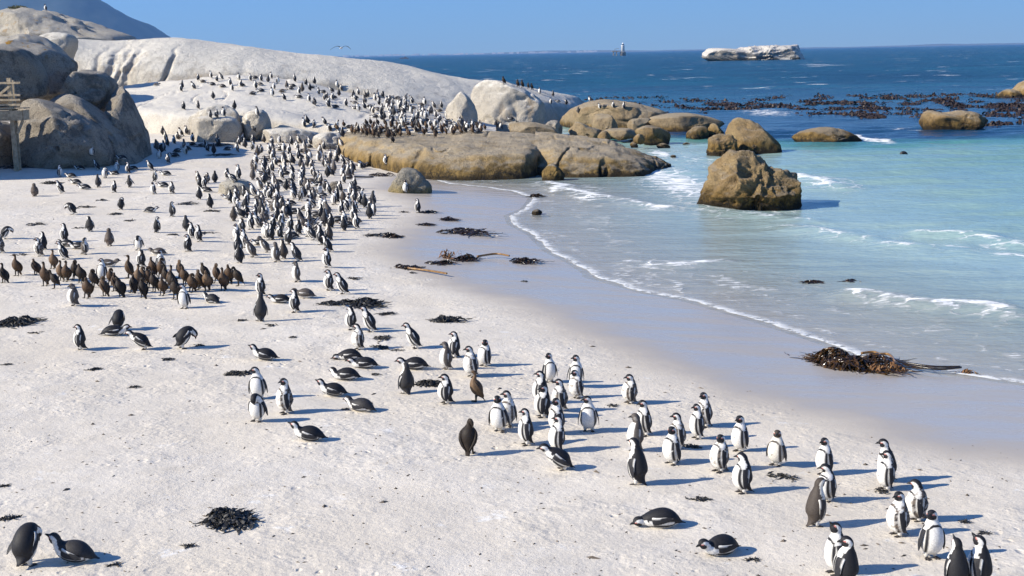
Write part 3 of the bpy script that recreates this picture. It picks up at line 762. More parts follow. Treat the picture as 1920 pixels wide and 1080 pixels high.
for i, (lab, pts, Y) in enumerate((
        ('dark ochre rock left of the gap in the seaside channel', [(1286, 256), (1296, 240), (1318, 236), (1328, 246), (1326, 260), (1300, 262)], 100),
        ('pointed grey-brown rock right of the dark ochre channel rock', [(1324, 256), (1330, 236), (1340, 232), (1354, 244), (1360, 254), (1340, 260)], 101),
        ('small brown rock at the mouth of the channel', [(1266, 244), (1272, 235), (1284, 236), (1292, 243), (1280, 247)], 108),
        ('small spiky rock near the tapering shelf', [(1181, 272), (1185, 266), (1190, 266), (1197, 274), (1188, 277)], 86),
        ('flat dark rock awash near the tapering shelf', [(1230, 274), (1242, 268), (1254, 272), (1256, 277), (1240, 278)], 87),
        ('tiny orange rock awash left of the rubble', [(1280, 271), (1286, 267), (1293, 269), (1292, 273)], 89),
        ('tiny dark rock breaking the surf at the shelf point', [(1256, 293), (1262, 290), (1268, 292), (1264, 297)], 81),
        ('small round dark stone in the swash', [(996, 400), (1000, 394), (1010, 393), (1018, 399), (1012, 404), (1000, 404)], 52))):
    boulder(lab, pts, M_SEAR, Y=on_z(np.mean([q_[0] for q_ in pts]), max(q_[1] for q_ in pts), 0)[1] + .2, depth=1.6 if Y > 90 else 0.7, amp=0.12 if Y > 90 else 0.05, nscale=0.5, seed=45 + i, nu=36, nv=22)

# island rock far out
boulder('long flat-topped white-streaked island rock far out at sea', [(1325, 111), (1327, 96), (1338, 90.5), (1362, 91), (1385, 92), (1398, 89), (1420, 89), (1440, 86.5), (1470, 86), (1484, 85), (1498, 86), (1503, 98), (1506, 111), (1420, 114)], M_ARK, Y=800, depth=34, amp=3.2, nscale=9, ridged=True, box=.45, seed=61, nu=220, nv=90, name='island_rock', cf=.2, facets=3, cr=.5)

# ------------------------------------------------------------------ lighthouse
lp = on_z(1166, 102.5, 0); LY = 2000.0
base_c = at(1168, 99, LY); base_c[2] = 0
M_LW = plain('lighthouse_white', (0.75, 0.74, 0.72), 0.7, 0.05, 0.4)
M_LS = plain('lighthouse_stone', (0.22, 0.20, 0.17), 0.9, 0.2, 0.3)
M_LG = plain('lantern_glass', (0.06, 0.08, 0.09), 0.2, 0.1, 1)
lt = bpy.data.objects.new('lighthouse', None); COL.objects.link(lt); lt.location = base_c
tag(lt, 'white lighthouse on a grey stone base far out at sea', 'lighthouse')
def lathe(name, prof, mat, parent, off=(0, 0), n=24):
    th = np.linspace(0, 2 * math.pi, n, endpoint=False)
    V = np.array([[(r * math.cos(a) + off[0], r * math.sin(a) + off[1], z) for a in th] for r, z in prof]).reshape(-1, 3)
    Fc = grid_faces(len(prof), n, True).tolist() + [list(range(n))[::-1], [(len(prof) - 1) * n + i for i in range(n)]]
    return link(name, mesh(name, V, Fc, mat), parent)
lathe('stone_base', [(4.4, -2), (4.3, 4.6), (4.6, 4.8), (4.6, 5.4), (3.4, 5.41)], M_LS, lt)
lathe('tower', [(2.7, 5.42), (2.3, 14.0), (3.0, 14.6), (3.0, 15.2), (1.7, 15.21)], M_LW, lt)
lathe('lantern', [(1.55, 15.22), (1.55, 17.2)], M_LG, lt)
lathe('lantern_roof', [(1.9, 17.21), (1.6, 17.7), (0.5, 18.6), (0.1, 19.4)], M_LW, lt)
for x in (-14, -9.5):
    for y in (-3, 3):
        b = MB(); b.box((x, y, 2), (1.1, 1.1, 8)); b.build('stilt', M_LS, lt)
b = MB(); b.box((-10.2, 0, 6.7), (12.5, 8, 1.4)); b.build('landing_deck', M_LS, lt)
b = MB(); b.bar((-12, 0, 7.4), (-12, 0, 10), 0.5, 0.5); b.bar((-12, 0, 10), (-6, 0, 10.8), 0.5, 0.5); b.build('crane', M_LS, lt)
bt = MB(); bt.box((0, 0, 0.7), (16, 4, 2.2)); bt.box((2, 0, 2.5), (5, 3, 2.0)); bt.box((-3, 0, 2.1), (1, 1, 2))
o = bt.build('boat', plain('boat_dark', (0.10, 0.07, 0.06))); p = at(758, 106.5, 2600); o.location = (p[0], p[1], 0)
tag(o, 'tiny dark boat near the horizon left of the lighthouse', 'boat')

# ------------------------------------------------------------------ boardwalk at the left edge
M_WOOD = plain('weathered_timber', (0.36, 0.29, 0.20), 0.85, 0.3, 6, 0.02)
BY = 67.5
def W(px, py, Y=BY): return at(px, py, Y)
bw = bpy.data.objects.new('boardwalk', None); COL.objects.link(bw)
tag(bw, 'weathered timber boardwalk with railings at the left edge', 'boardwalk')
def part(name, *bars):
    k = MB()
    for a, c_, w, h in bars: k.bar(a, c_, w, h)
    return k.build(name, M_WOOD, bw)
gz0 = float(ground_z(W(30, 280)[None])[0])
pa, pb_ = W(24, 146), W(28, 282); pb_[2] = gz0 - 0.3
part('post', (pb_, (pb_[0], pb_[1], pa[2]), 0.19, 0.19))
for px, yo in ((34, 0.5), (-30, 0), (-95, 0), (-30, 0.8), (-95, 0.8)):
    t_ = W(px, 150, BY + yo); g_ = W(px, 282, BY + yo); g_[2] = gz0 - 0.3
    part('post', (g_, (g_[0], g_[1], t_[2]), 0.15, 0.15))
for y in (155, 178, 187, 196):
    a = W(40, y); c_ = W(-110, y)
    part('rail', ((a[0], BY - 0.16, a[2]), (c_[0], BY - 0.16, a[2]), 0.05, 0.10))
part('brace', (W(-28, 200, BY - 0.1), W(20, 160, BY - 0.1), 0.07, 0.12))
part('brace', (W(33, 250, BY), W(43, 226, BY), 0.12, 0.12))
a, c_ = W(44, 216), W(-120, 216)
part('fascia_beam', ((a[0], BY - 0.20, a[2]), (c_[0], BY - 0.20, a[2]), 0.06, 0.50))
part('fascia_beam', ((a[0], BY - 0.1, a[2]), (a[0], BY + 0.75, a[2]), 0.06, 0.50))
for k in range(6):
    yy = BY - 0.14 + k * 0.155
    part('deck_board', ((a[0] + 0.1, yy, a[2] + 0.345), (c_[0], yy, a[2] + 0.345), 0.14, 0.05))


# shrub on the skyline dome
shr = bpy.data.objects.new('shrub', None); COL.objects.link(shr); sp = at(33, 20, 121); shr.location = sp; shr.scale = (.7, .7, .6)
tag(shr, 'small dry shrub on the skyline rock at the far left', 'shrub')
n = 900
D = RNG.normal(size=(n, 3)); D /= np.linalg.norm(D, axis=1)[:, None]
C = D * (RNG.random(n) ** 0.4)[:, None] * np.array((1.3, 0.9, 0.42)) + (0, 0, 0.35)
q1_, q2_ = RNG.normal(size=(n, 3)) * 0.07, RNG.normal(size=(n, 3)) * 0.07
V = np.stack([C, C + q1_, C + q1_ + q2_, C + q2_], 1).reshape(-1, 3)
link('foliage', mesh('foliage', V, np.arange(n * 4).reshape(-1, 4), plain('dry_leaf', (0.11, 0.11, 0.05), 0.8)), shr)
k = MB()
for i in range(7): k.tube([(0, 0, -0.3), (random.uniform(-.5, .5), random.uniform(-.3, .3), 0.3), (random.uniform(-1, 1), random.uniform(-.6, .6), 0.6)], [0.04, 0.03, 0.01], 5)
k.build('stem', plain('dry_stem', (0.12, 0.09, 0.06)), shr)

BVH = BVHTree.FromPolygons([Vector(v) for v in np.vstack(SOLID_V)], [f for q in SOLID_F for f in q])
def hit(px, py):
    d = ray(px, py)
    loc, nor, idx, dist = BVH.ray_cast(Vector(CPOS), Vector(d))
    return loc, nor
# ------------------------------------------------------------------ birds: one swept body per pose
def mat_plumage():
    t = NT('plumage')
    a = t.new('Attribute', attribute_name='Col').outputs['Color']
    oi = t.new('TexCoord').outputs['Object']
    n = t.noise(55, oi, detail=4, rough=0.7)
    m1 = t.new('Mix', data_type='RGBA', blend_type='MULTIPLY')
    m1.inputs[0].default_value = 1.0
    t.lk(a, m1.inputs[6])
    v = t.rng(n, 0.25, 0.8, 0.72, 1.22)
    t.lk(v, m1.inputs[7])
    t.base(m1.outputs[2])
    t.set(rough=0.62, spec=0.25, normal=t.bump(n, 0.35, 0.01))
    return t.mat
M_BIRD = mat_plumage()
M_FOOT = plain('penguin_foot', (0.035, 0.03, 0.028), 0.6, 0.4, 60)
M_BEAK = plain('penguin_beak', (0.02, 0.02, 0.02), 0.4, 0.3, 60)

RAD = np.array([(.004, .016), (.012, .032), (.054, .060), (.090, .092), (.108, .104), (.105, .102), (.093, .092), (.076, .079), (.057, .060), (.047, .049), (.053, .050), (.052, .048), (.040, .037), (.019, .016), (.012, .008), (.003, .003)])
RAD[2:9] *= (1.14, 1.20); RAD[9:13] *= (1.12, 1.14)
STAND = [(-.125, .014), (-.09, .04), (-.035, .085), (-.005, .13), (.01, .195), (.015, .262), (.012, .322), (.005, .372), (.0, .412), (.0, .447), (.008, .477), (.028, .502), (.056, .510), (.081, .507), (.106, .502), (.128, .493)]
HUNCH = [(-.135, .012), (-.095, .036), (-.035, .080), (.0, .125), (.016, .185), (.018, .25), (.010, .306), (.0, .35), (-.004, .384), (.0, .412), (.012, .438), (.034, .460), (.062, .467), (.087, .463), (.112, .457), (.133, .447)]
TALL = [(-.125, .014), (-.09, .04), (-.04, .085), (-.012, .135), (.0, .20), (.008, .272), (.012, .34), (.015, .40), (.02, .45), (.026, .495), (.036, .53), (.057, .555), (.086, .565), (.111, .564), (.136, .561), (.158, .553)]
UPBILL = [(-.125, .014), (-.09, .04), (-.04, .085), (-.012, .135), (.0, .20), (.006, .27), (.008, .335), (.008, .39), (.010, .435), (.014, .47), (.022, .50), (.040, .525), (.062, .545), (.080, .562), (.097, .580), (.110, .594)]
LEAN = [(-.165, .03), (-.13, .055), (-.075, .09), (-.035, .13), (.0, .19), (.03, .252), (.055, .31), (.075, .36), (.09, .40), (.105, .437), (.122, .467), (.148, .488), (.178, .492), (.203, .487), (.228, .481), (.249, .471)]
CROUCH = [(-.20, .02), (-.165, .045), (-.11, .085), (-.065, .12), (-.015, .165), (.035, .205), (.08, .24), (.115, .27), (.145, .295), (.17, .32), (.193, .34), (.222, .352), (.25, .35), (.273, .344), (.298, .338), (.318, .33)]
LIE = [(-.285, .035), (-.24, .05), (-.175, .075), (-.11, .092), (-.04, .10), (.03, .102), (.09, .10), (.145, .108), (.182, .125), (.21, .147), (.235, .166), (.265, .178), (.293, .178), (.316, .172), (.341, .166), (.362, .158)]
LIEUP = [(-.285, .035), (-.24, .05), (-.175, .075), (-.11, .092), (-.04, .105), (.03, .115), (.085, .128), (.13, .15), (.16, .18), (.18, .212), (.198, .24), (.222, .262), (.248, .275), (.27, .284), (.294, .294), (.314, .301)]
LIEFLAT = [(-.285, .035), (-.24, .05), (-.175, .075), (-.11, .092), (-.04, .10), (.03, .10), (.095, .095), (.15, .09), (.195, .085), (.23, .08), (.26, .078), (.29, .077), (.318, .071), (.341, .064), (.366, .057), (.387, .05)]
BENT = [(-.16, .06), (-.125, .075), (-.07, .10), (-.035, .145), (-.005, .21), (.03, .27), (.07, .315), (.115, .34), (.158, .34), (.19, .32), (.213, .292), (.228, .26), (.238, .235), (.243, .212), (.246, .188), (.246, .168)]
CHEST = [(-.125, .014), (-.09, .04), (-.04, .085), (-.012, .13), (.0, .195), (.008, .262), (.015, .322), (.03, .37), (.055, .405), (.088, .42), (.115, .405), (.128, .375), (.126, .345), (.118, .322), (.108, .298), (.098, .28)]
SHOULDER = [(-.125, .014), (-.09, .04), (-.035, .085), (-.005, .13), (.01, .195), (.015, .262), (.012, .322), (.008, .368), (.006, .402), (.012, .43), (.04, .44), (.07, .425), (.092, .40), (.105, .378), (.112, .355), (.115, .335)]
POSES = {  # spine, head yaw, flipper spread
    'stand': (STAND, 0, .10), 'stand_r': (STAND, -55, .16), 'stand_l': (STAND, 60, .12), 'tall': (TALL, 0, .12), 'upbill': (UPBILL, 10, .10), 'lean': (LEAN, 0, .14),
    'lie_up': (LIEUP, 0, .10), 'hunch': (HUNCH, 0, .12), 'hunch_r': (HUNCH, -40, .1), 'hunch_l': (HUNCH, 35, .1), 'stand_a': (STAND, 22, .2), 'stand_b': (STAND, -20, .08), 'lean_l': (LEAN, 40, .3),
    'crouch': (CROUCH, 0, .18), 'lie': (LIE, 0, .10), 'lie_r': (LIE, -45, .12), 'flat': (LIEFLAT, 15, .10), 'bent': (BENT, 0, .45), 'bent_r': (BENT, -40, .25),
    'chest': (CHEST, 10, .2), 'preen': (SHOULDER, 120, .15), 'preen_r': (SHOULDER, -115, .15), 'wings': (STAND, 20, .85)}
BLACK, WHITE = np.array((.016, .016, .019)), np.array((.72, .70, .66))

def penguin_col(u, th, P, var, seed):
    n = fbm(P * 28 + seed, 3, 5)
    thn = th + 5 * n
    k = len(u)
    back = BLACK; cream = WHITE
    if var == 'brownish': back = np.array((.060, .048, .040)); cream = np.array((.70, .66, .58))
    if var == 'faded': back = np.array((.035, .033, .034))
    blk = np.zeros(k, bool); fade = np.zeros(k)
    tor = (u >= 1.6) & (u < 8.8)
    uc = 7.15 - 1.1 * np.clip(thn / 56, 0, 1) ** 3
    band = (np.abs(u - uc) < 0.30) & (thn < 60)
    side = (thn > 48) & (thn < 64) & (u < 6.25) & (u > 2.2)
    bk = thn > np.where(u > 7.4, 104, np.where(u > 5.5, 90, 86))
    blk |= tor & (band | side | bk)
    blk |= (u < 1.6)
    blk |= (u < 2.4) & (thn > 70)
    hd = u >= 8.8
    m_ = np.interp(u, [8.8, 9.3, 9.8, 10.6, 11.4, 12.2, 12.7, 13], [-5, -5, 62, 84, 88, 96, 130, 190])
    c_ = np.interp(u, [8.8, 9.8, 10.8, 11.6, 12.3, 12.8], [112, 122, 128, 124, 112, 100])
    blk |= hd & ((thn < m_) | (thn > c_))
    if var in ('juvenile', 'chick'):
        grey = np.array((.085, .072, .064)) if var == 'juvenile' else np.array((.105, .082, .068))
        col = np.where((th > (66 if var == 'juvenile' else 48))[:, None], grey, cream if var == 'juvenile' else grey * 1.5)
        head = (u > (8.4 if var == 'juvenile' else 6.5))
        hc = grey * (1.15 if var == 'juvenile' else 0.9)
        col = np.where(head[:, None], hc, col)
        cheek = (u > 9.5) & (u < 12) & (th > 45) & (th < 95)
        if var == 'juvenile': col = np.where(cheek[:, None], np.array((.26, .24, .22)), col)
        col = np.where((u < 1.6)[:, None], grey, col)
        col = np.where((u > 13)[:, None], BLACK, col)
        return col * (1 + 0.35 * n)[:, None]
    col = np.where(blk[:, None], back, cream)
    if var == 'moult':
        p = fbm(P * 22 + seed * 2.1, 4, 8)
        col = np.where((blk & (p > 0.02) & (u < 8.6))[:, None], np.array((.13, .105, .085)), col)
        col = np.where((blk & (p < -0.22) & (u < 8.6))[:, None], np.array((.33, .31, .29)), col)
        col = np.where((~blk & (p > 0.25))[:, None], np.array((.40, .37, .33)), col)
    # bare pink skin over the eye, dark eye, specks on the belly
    pk = (u > 11.7) & (u < 12.5) & (np.abs(th - 92) < 9)
    col = np.where(pk[:, None], np.array((.45, .16, .14)), col)
    eye = (u > 11.2) & (u < 11.6) & (np.abs(th - 86) < 7)
    col = np.where(eye[:, None], np.array((.05, .025, .02)), col)
    sp = (vnoise(P * 60 + seed, 3) > 0.78) & (th < 45) & (u > 4) & (u < 6.6)
    col = np.where(sp[:, None], np.array((.12, .11, .10)), col)
    tip = (u > 14.0) & (u < 14.5)
    col = np.where(tip[:, None], np.array((.20, .19, .18)), col)
    low_dark = np.clip(1 - P[:, 2] / 0.12, 0, 1) * 0.25 if P[:, 2].max() > 0.4 else 0  # pale plumage gets darker towards the bottom in upright poses
    col = col * (1 - low_dark * (col.mean(1) > .3))[:, None] if not np.isscalar(low_dark) else col
    return col

def spine_frames(spine, yaw, K):
    S = np.array([(x, 0, z) for x, z in spine], float)
    n = len(S)
    t = np.linspace(0, n - 1, K)
    yawr = np.array([0] * 8 + [0.15, 0.55] + [1.0] * (n - 10)) * R(yaw)
    pv = S[8].copy()
    S2 = S.copy()
    for i in range(8, n):
        d = S[i] - pv
        a = yawr[i]
        S2[i] = pv + (d[0] * math.cos(a) - d[1] * math.sin(a), d[0] * math.sin(a) + d[1] * math.cos(a), d[2])
    C = catmull(S2, K)
    ya = np.interp(t, np.arange(n), yawr)
    B0 = np.stack([-np.sin(ya), np.cos(ya), 0 * ya], 1)
    T = np.gradient(C, axis=0); T /= np.linalg.norm(T, axis=1)[:, None] + 1e-9
    Bv = B0 - T * (B0 * T).sum(1)[:, None]
    Bv /= np.linalg.norm(Bv, axis=1)[:, None] + 1e-9
    Vv = np.cross(Bv, T)
    return t, C, T, Bv, Vv

def sweep(spine, rad, yaw, K, nseg, u0=0, u1=None, sq=1.0):
    t, C, T, Bv, Vv = spine_frames(spine, yaw, K)
    n = len(spine)
    u1 = n - 1 if u1 is None else u1
    rn = np.interp(t, np.arange(n), rad[:, 0]); rb = np.interp(t, np.arange(n), rad[:, 1])
    rc = catmull(rad, K); rn, rb = np.maximum(rc[:, 0], .002), np.maximum(rc[:, 1], .002)
    k = (t >= u0 - 1e-6) & (t <= u1 + 1e-6)
    t, C, T, Bv, Vv, rn, rb = t[k], C[k], T[k], Bv[k], Vv[k], rn[k], rb[k]
    th = np.linspace(-math.pi, math.pi, nseg, endpoint=False)
    V = C[:, None] + rn[:, None, None] * np.cos(th)[None, :, None] * Vv[:, None] + rb[:, None, None] * np.sin(th)[None, :, None] * Bv[:, None]
    uu = np.repeat(t[:, None], nseg, 1).ravel()
    tt = np.repeat(np.abs(np.degrees(th))[None], len(t), 0).ravel()
    Fc = grid_faces(len(t), nseg, True).tolist() + [list(range(nseg)), [(len(t) - 1) * nseg + i for i in range(nseg)][::-1]]
    return V.reshape(-1, 3), Fc, uu, tt

def flipper(spine, side, spread, lying, K=12, ns=10, L=.25):
    S = np.array(spine, float)
    sh = np.array((S[6][0] * .45 + S[7][0] * .55, 0, S[6][1] * .45 + S[7][1] * .55))
    T = np.array((S[7][0] - S[5][0], 0, S[7][1] - S[5][1])); T /= np.linalg.norm(T)
    Bv = np.array((0, side, 0.0)); Vv = np.cross((0, 1, 0), T)
    root = sh + Bv * .088 - Vv * .004
    down = -T
    g = np.array((0, 0, -1.0))
    if spread > .3: down = (down + g) / np.linalg.norm(down + g)
    p1 = root + Bv * (.032 + .05 * spread) + down * L * .33
    dirn = down + Bv * (spread * 1.0 - .04) - Vv * .10
    p2 = p1 + dirn / np.linalg.norm(dirn) * L * .67
    C = catmull(np.array([root - Bv * .02 - down * .01, root + Bv * .02 + down * .03, p1, (p1 + p2) / 2 + Bv * .006, p2]), K)
    q = np.linspace(0, 1, K)
    chord = np.interp(q, [0, .2, .5, .8, 1], [.034, .046, .044, .032, .008])
    thick = np.interp(q, [0, .3, 1], [.018, .010, .003])
    Td = np.gradient(C, axis=0); Td /= np.linalg.norm(Td, axis=1)[:, None]
    O = Bv[None] - Td * (Td @ Bv)[:, None]; O /= np.linalg.norm(O, axis=1)[:, None]
    Wd = np.cross(Td, O)
    th = np.linspace(0, 2 * math.pi, ns, endpoint=False)
    V = C[:, None] + chord[:, None, None] * np.cos(th)[None, :, None] * Wd[:, None] + thick[:, None, None] * np.sin(th)[None, :, None] * O[:, None]
    if lying: V[..., 2] = np.maximum(V[..., 2], .012)
    outer = np.repeat(np.sin(th)[None], K, 0).ravel()
    back = np.einsum('kij,j->ki', V - C[:, None], -Vv).ravel() / .046
    Fc = grid_faces(K, ns, True).tolist() + [list(range(ns)), [(K - 1) * ns + i for i in range(ns)][::-1]]
    return V.reshape(-1, 3), Fc, outer, back

def penguin_mesh(pose, var, beak=True):
    spine, yaw, spread = POSES[pose]
    seed = (hash_str(pose) % 13) + len(var)
    lying = pose in ('lie', 'lie_r', 'flat', 'lie_up')
    rad = RAD.copy()
    if var == 'chick': rad[2:8] *= 1.12; rad[8:12] *= 1.15
    if var == 'moult': rad[2:8] *= 1.05
    V, Fc, u, th = sweep(spine, rad, yaw, 72, 36, 0, None if beak else 13.2)
    C = penguin_col(u, th, V, var, seed)
    if var in ('moult', 'chick'):
        D = V - V.mean(0)
        ctr = np.repeat(V.reshape(-1, 36, 3).mean(1)[:, None], 36, 1).reshape(-1, 3)
        D = V - ctr; D /= np.linalg.norm(D, axis=1)[:, None] + 1e-6
        V = V + D * (0.010 * fbm(V * 45 + seed, 3, 2) * (u < 9) * (u > 1.5))[:, None]
    if lying: V[:, 2] = np.maximum(V[:, 2], 0.002)
    allV, allF, allC = [V], list(Fc), [C]
    k = len(V)
    for side in (1, -1):
        sp = spread if not (pose == 'bent' and side < 0) else .2
        fv, ff, outer, back = flipper(spine, side, sp, lying)
        bc = {'juvenile': np.array((.085, .075, .068)), 'chick': np.array((.10, .08, .07)), 'brownish': np.array((.05, .042, .036))}.get(var, BLACK * 1.3)
        cc = np.where((back > .72)[:, None], WHITE * .9, bc)
        cc = np.where(((outer < -.2) & (spread > .3))[:, None], np.array((.3, .3, .3)), cc)
        allV.append(fv); allC.append(cc); allF += [[i + k for i in f] for f in ff]; k += len(fv)
    # short thighs so that the body reaches the feet
    if not lying:
        for side in (1, -1):
            hip = np.array((spine[3][0] + .0, side * .045, spine[3][1] * .8)); ft = np.array(foot_pos(spine, side)) + (-.008, 0, .02)
            mb = MB(); mb.tube(catmull(np.array([hip, (hip * .5 + ft * .5), ft]), 5), [.04, .036, .030, .024, .016], 10)
            cc = np.tile(WHITE * .85 if var not in ('juvenile', 'chick') else np.array((.3, .27, .24)), (len(mb.v), 1))
            allV.append(np.array(mb.v)); allC.append(cc); allF += [[i + k for i in f] for f in mb.f]; k += len(mb.v)
    return np.vstack(allV), allF, np.vstack(allC)

def hash_str(s_): return sum(ord(c) * (i + 3) for i, c in enumerate(s_))
def foot_pos(spine, side):
    x = spine[3][0] + .02
    return (x, side * .052, 0.0)
def foot_geo():
    out = [(-.022, 0), (-.012, .018), (.030, .026), (.062, .040), (.050, .018), (.078, .008), (.080, -.004), (.050, -.014), (.056, -.034), (.024, -.024), (-.012, -.016)]
    n = len(out)
    V = [(x, y, .001) for x, y in out] + [(x * .92, y * .9, .014 - .10 * max(x - .02, 0)) for x, y in out] + [(0.0, 0, .034)]
    Fc = [list(range(n))[::-1]] + [[i, (i + 1) % n, n + (i + 1) % n, n + i] for i in range(n)] + [[n + i, n + (i + 1) % n, 2 * n] for i in range(n)]
    return np.array(V), Fc
FOOT_ME = None
_cache = {}
def proto(pose, var, parts):
    key = (pose, var, parts)
    if key in _cache: return _cache[key]
    global FOOT_ME
    V, Fc, C = penguin_mesh(pose, var, beak=not parts)
    ch = []
    spine, yaw, spread = POSES[pose]
    lying = pose in ('lie', 'lie_r', 'flat', 'lie_up')
    if parts:
        bv, bf, u, th = sweep(spine, RAD * np.where(np.arange(16) > 12, 1.02, 1.0)[:, None], yaw, 72, 14, 12.9, 15)
        ch.append(('beak', mesh('beak', bv, bf, M_BEAK), None))
        if not lying:
            if FOOT_ME is None:
                fv, ff = foot_geo(); FOOT_ME = mesh('foot', fv, ff, M_FOOT, smooth=False)
            for sd_ in (1, -1): ch.append(('foot', FOOT_ME, (foot_pos(spine, sd_), R(8) * sd_)))
    else:
        if not lying:
            fv, ff = foot_geo(); k = len(V)
            for sd_ in (1, -1):
                V = np.vstack([V, fv + foot_pos(spine, sd_)]); Fc = Fc + [[i + k for i in f] for f in ff]; k += len(fv)
                C = np.vstack([C, np.tile((.035, .03, .028), (len(fv), 1))])
    _cache[key] = (mesh('penguin', V, Fc, M_BIRD, col=C), ch)
    return _cache[key]

NPENG = [0]
def penguin(px, py, pose, yaw, var, label, group, parts=True, size=1.0, loc=None):
    if loc is None:
        loc, _n = hit(px, py)
    me, ch = proto(pose, var, parts)
    o = link('penguin', me)
    o.location = (loc[0], loc[1], loc[2] - 0.004)
    lying = pose in ('lie', 'lie_r', 'flat', 'lie_up')
    o.rotation_euler = (0, 0, R(yaw)) if lying else (R(random.gauss(0, 2.5)), R(random.gauss(0, 3)), R(yaw))
    o.scale = (size * random.uniform(.94, 1.08), size * random.uniform(.94, 1.08), size)
    tag(o, label, 'penguin', group)
    for nm, cm, tr in ch:
        c = link(nm, cm, o)
        if tr: c.location = tr[0]; c.rotation_euler = (0, 0, tr[1])
    NPENG[0] += 1
    return o

# cormorants ---------------------------------------------------------
CRAD = np.array([(.006, .026), (.014, .036), (.046, .048), (.074, .074), (.084, .082), (.074, .074), (.050, .050), (.031, .031), (.024, .024), (.022, .022), (.027, .024), (.026, .022), (.018, .016), (.009, .008), (.006, .005), (.003, .003)])
CRAD[2:7] *= (1.2, 1.28); CRAD[7:13] *= 1.12
CUP = [(-.17, .02), (-.13, .075), (-.085, .135), (-.045, .19), (-.01, .25), (.018, .312), (.034, .365), (.034, .408), (.028, .442), (.028, .475), (.038, .502), (.058, .515), (.080, .515), (.10, .512), (.13, .508), (.152, .50)]
CTUCK = [(-.17, .02), (-.13, .075), (-.085, .135), (-.045, .19), (-.01, .25), (.018, .305), (.036, .35), (.046, .385), (.052, .41), (.062, .432), (.085, .438), (.108, .42), (.12, .395), (.124, .372), (.122, .342), (.118, .322)]
CLOW = [(-.19, .06), (-.15, .10), (-.10, .15), (-.06, .19), (-.015, .235), (.025, .275), (.055, .31), (.075, .338), (.083, .365), (.088, .39), (.10, .41), (.122, .42), (.145, .418), (.165, .414), (.195, .408), (.215, .40)]
CPOSES = {'up': (CUP, 0), 'up_r': (CUP, -50), 'tuck': (CTUCK, 130), 'tuck_r': (CTUCK, -125), 'down': (CTUCK, 10), 'low': (CLOW, 0), 'low_l': (CLOW, 60)}
_cc = {}
def cormorant_mesh(pose, tone):
    if (pose, tone) in _cc: return _cc[pose, tone]
    spine, yaw = CPOSES[pose]
    V, Fc, u, th = sweep(spine, CRAD, yaw, 64, 24)
    base = {'brown': np.array((.058, .034, .019)), 'dark': np.array((.026, .018, .013)), 'tan': np.array((.105, .066, .038))}[tone]
    n = fbm(V * 30, 3, 4)
    C = np.tile(base, (len(V), 1)) * (1 + .4 * n)[:, None]
    front = (th < 60) & (u > 4) & (u < 9)
    C = np.where(front[:, None], C * 1.5, C)
    C = np.where(((u > 2) & (u < 5.5) & (th > 95))[:, None], C * .7, C)
    C = np.where((u > 12.6)[:, None], np.array((.12, .10, .08)), C)
    k = len(V); Vs, Cs, Fs = [V], [C], list(Fc)
    for sd_ in (1, -1):       # folded wings and legs
        S = np.array(spine)
        pts = np.array([(S[6][0], sd_ * .046, S[6][1]), (S[5][0] - .02, sd_ * .092, S[5][1]), (S[4][0] - .04, sd_ * .104, S[4][1]), (S[3][0] - .045, sd_ * .088, S[3][1]), (S[2][0] - .04, sd_ * .045, S[2][1] - .01), (S[1][0] - .01, sd_ * .018, S[1][1] + .02)])
        mb = MB(); mb.tube(catmull(pts, 10), np.interp(np.linspace(0, 1, 10), [0, .3, .6, 1], [.012, .026, .026, .006]), 10)
        Vs.append(np.array(mb.v)); Cs.append(np.tile(base * .62, (len(mb.v), 1))); Fs += [[i + k for i in f] for f in mb.f]; k += len(mb.v)
        mb = MB(); mb.tube([(-.035, sd_ * .035, .17), (-.015, sd_ * .038, .09), (-.02, sd_ * .04, .01)], [.034, .016, .010], 8)
        mb.add(np.array([(-.03, sd_ * .04 - .008, .002), (.05, sd_ * .04 - .028, .002), (.06, sd_ * .04, .002), (.05, sd_ * .04 + .028, .002), (-.03, sd_ * .04 + .008, .002), (0, sd_ * .04, .016)]), [(0, 1, 5), (1, 2, 5), (2, 3, 5), (3, 4, 5), (4, 0, 5), (4, 3, 2, 1, 0)])
        Vs.append(np.array(mb.v)); Cs.append(np.tile((.03, .026, .022), (len(mb.v), 1))); Fs += [[i + k for i in f] for f in mb.f]; k += len(mb.v)
    _cc[pose, tone] = mesh('cormorant', np.vstack(Vs), Fs, M_BIRD, col=np.vstack(Cs))
    return _cc[pose, tone]
def cormorant(px, py, pose, yaw, tone, label, group, size=1.0):
    loc, _n = hit(px, py)
    o = link('cormorant', cormorant_mesh(pose, tone))
    o.location = loc; o.rotation_euler = (R(random.gauss(0, 4)), R(random.gauss(-9, 5)), R(yaw)); o.scale = (size * random.uniform(.9, 1.08), size * random.uniform(.9, 1.1), size * random.uniform(.92, 1.1))
    return tag(o, label, 'cormorant', group)
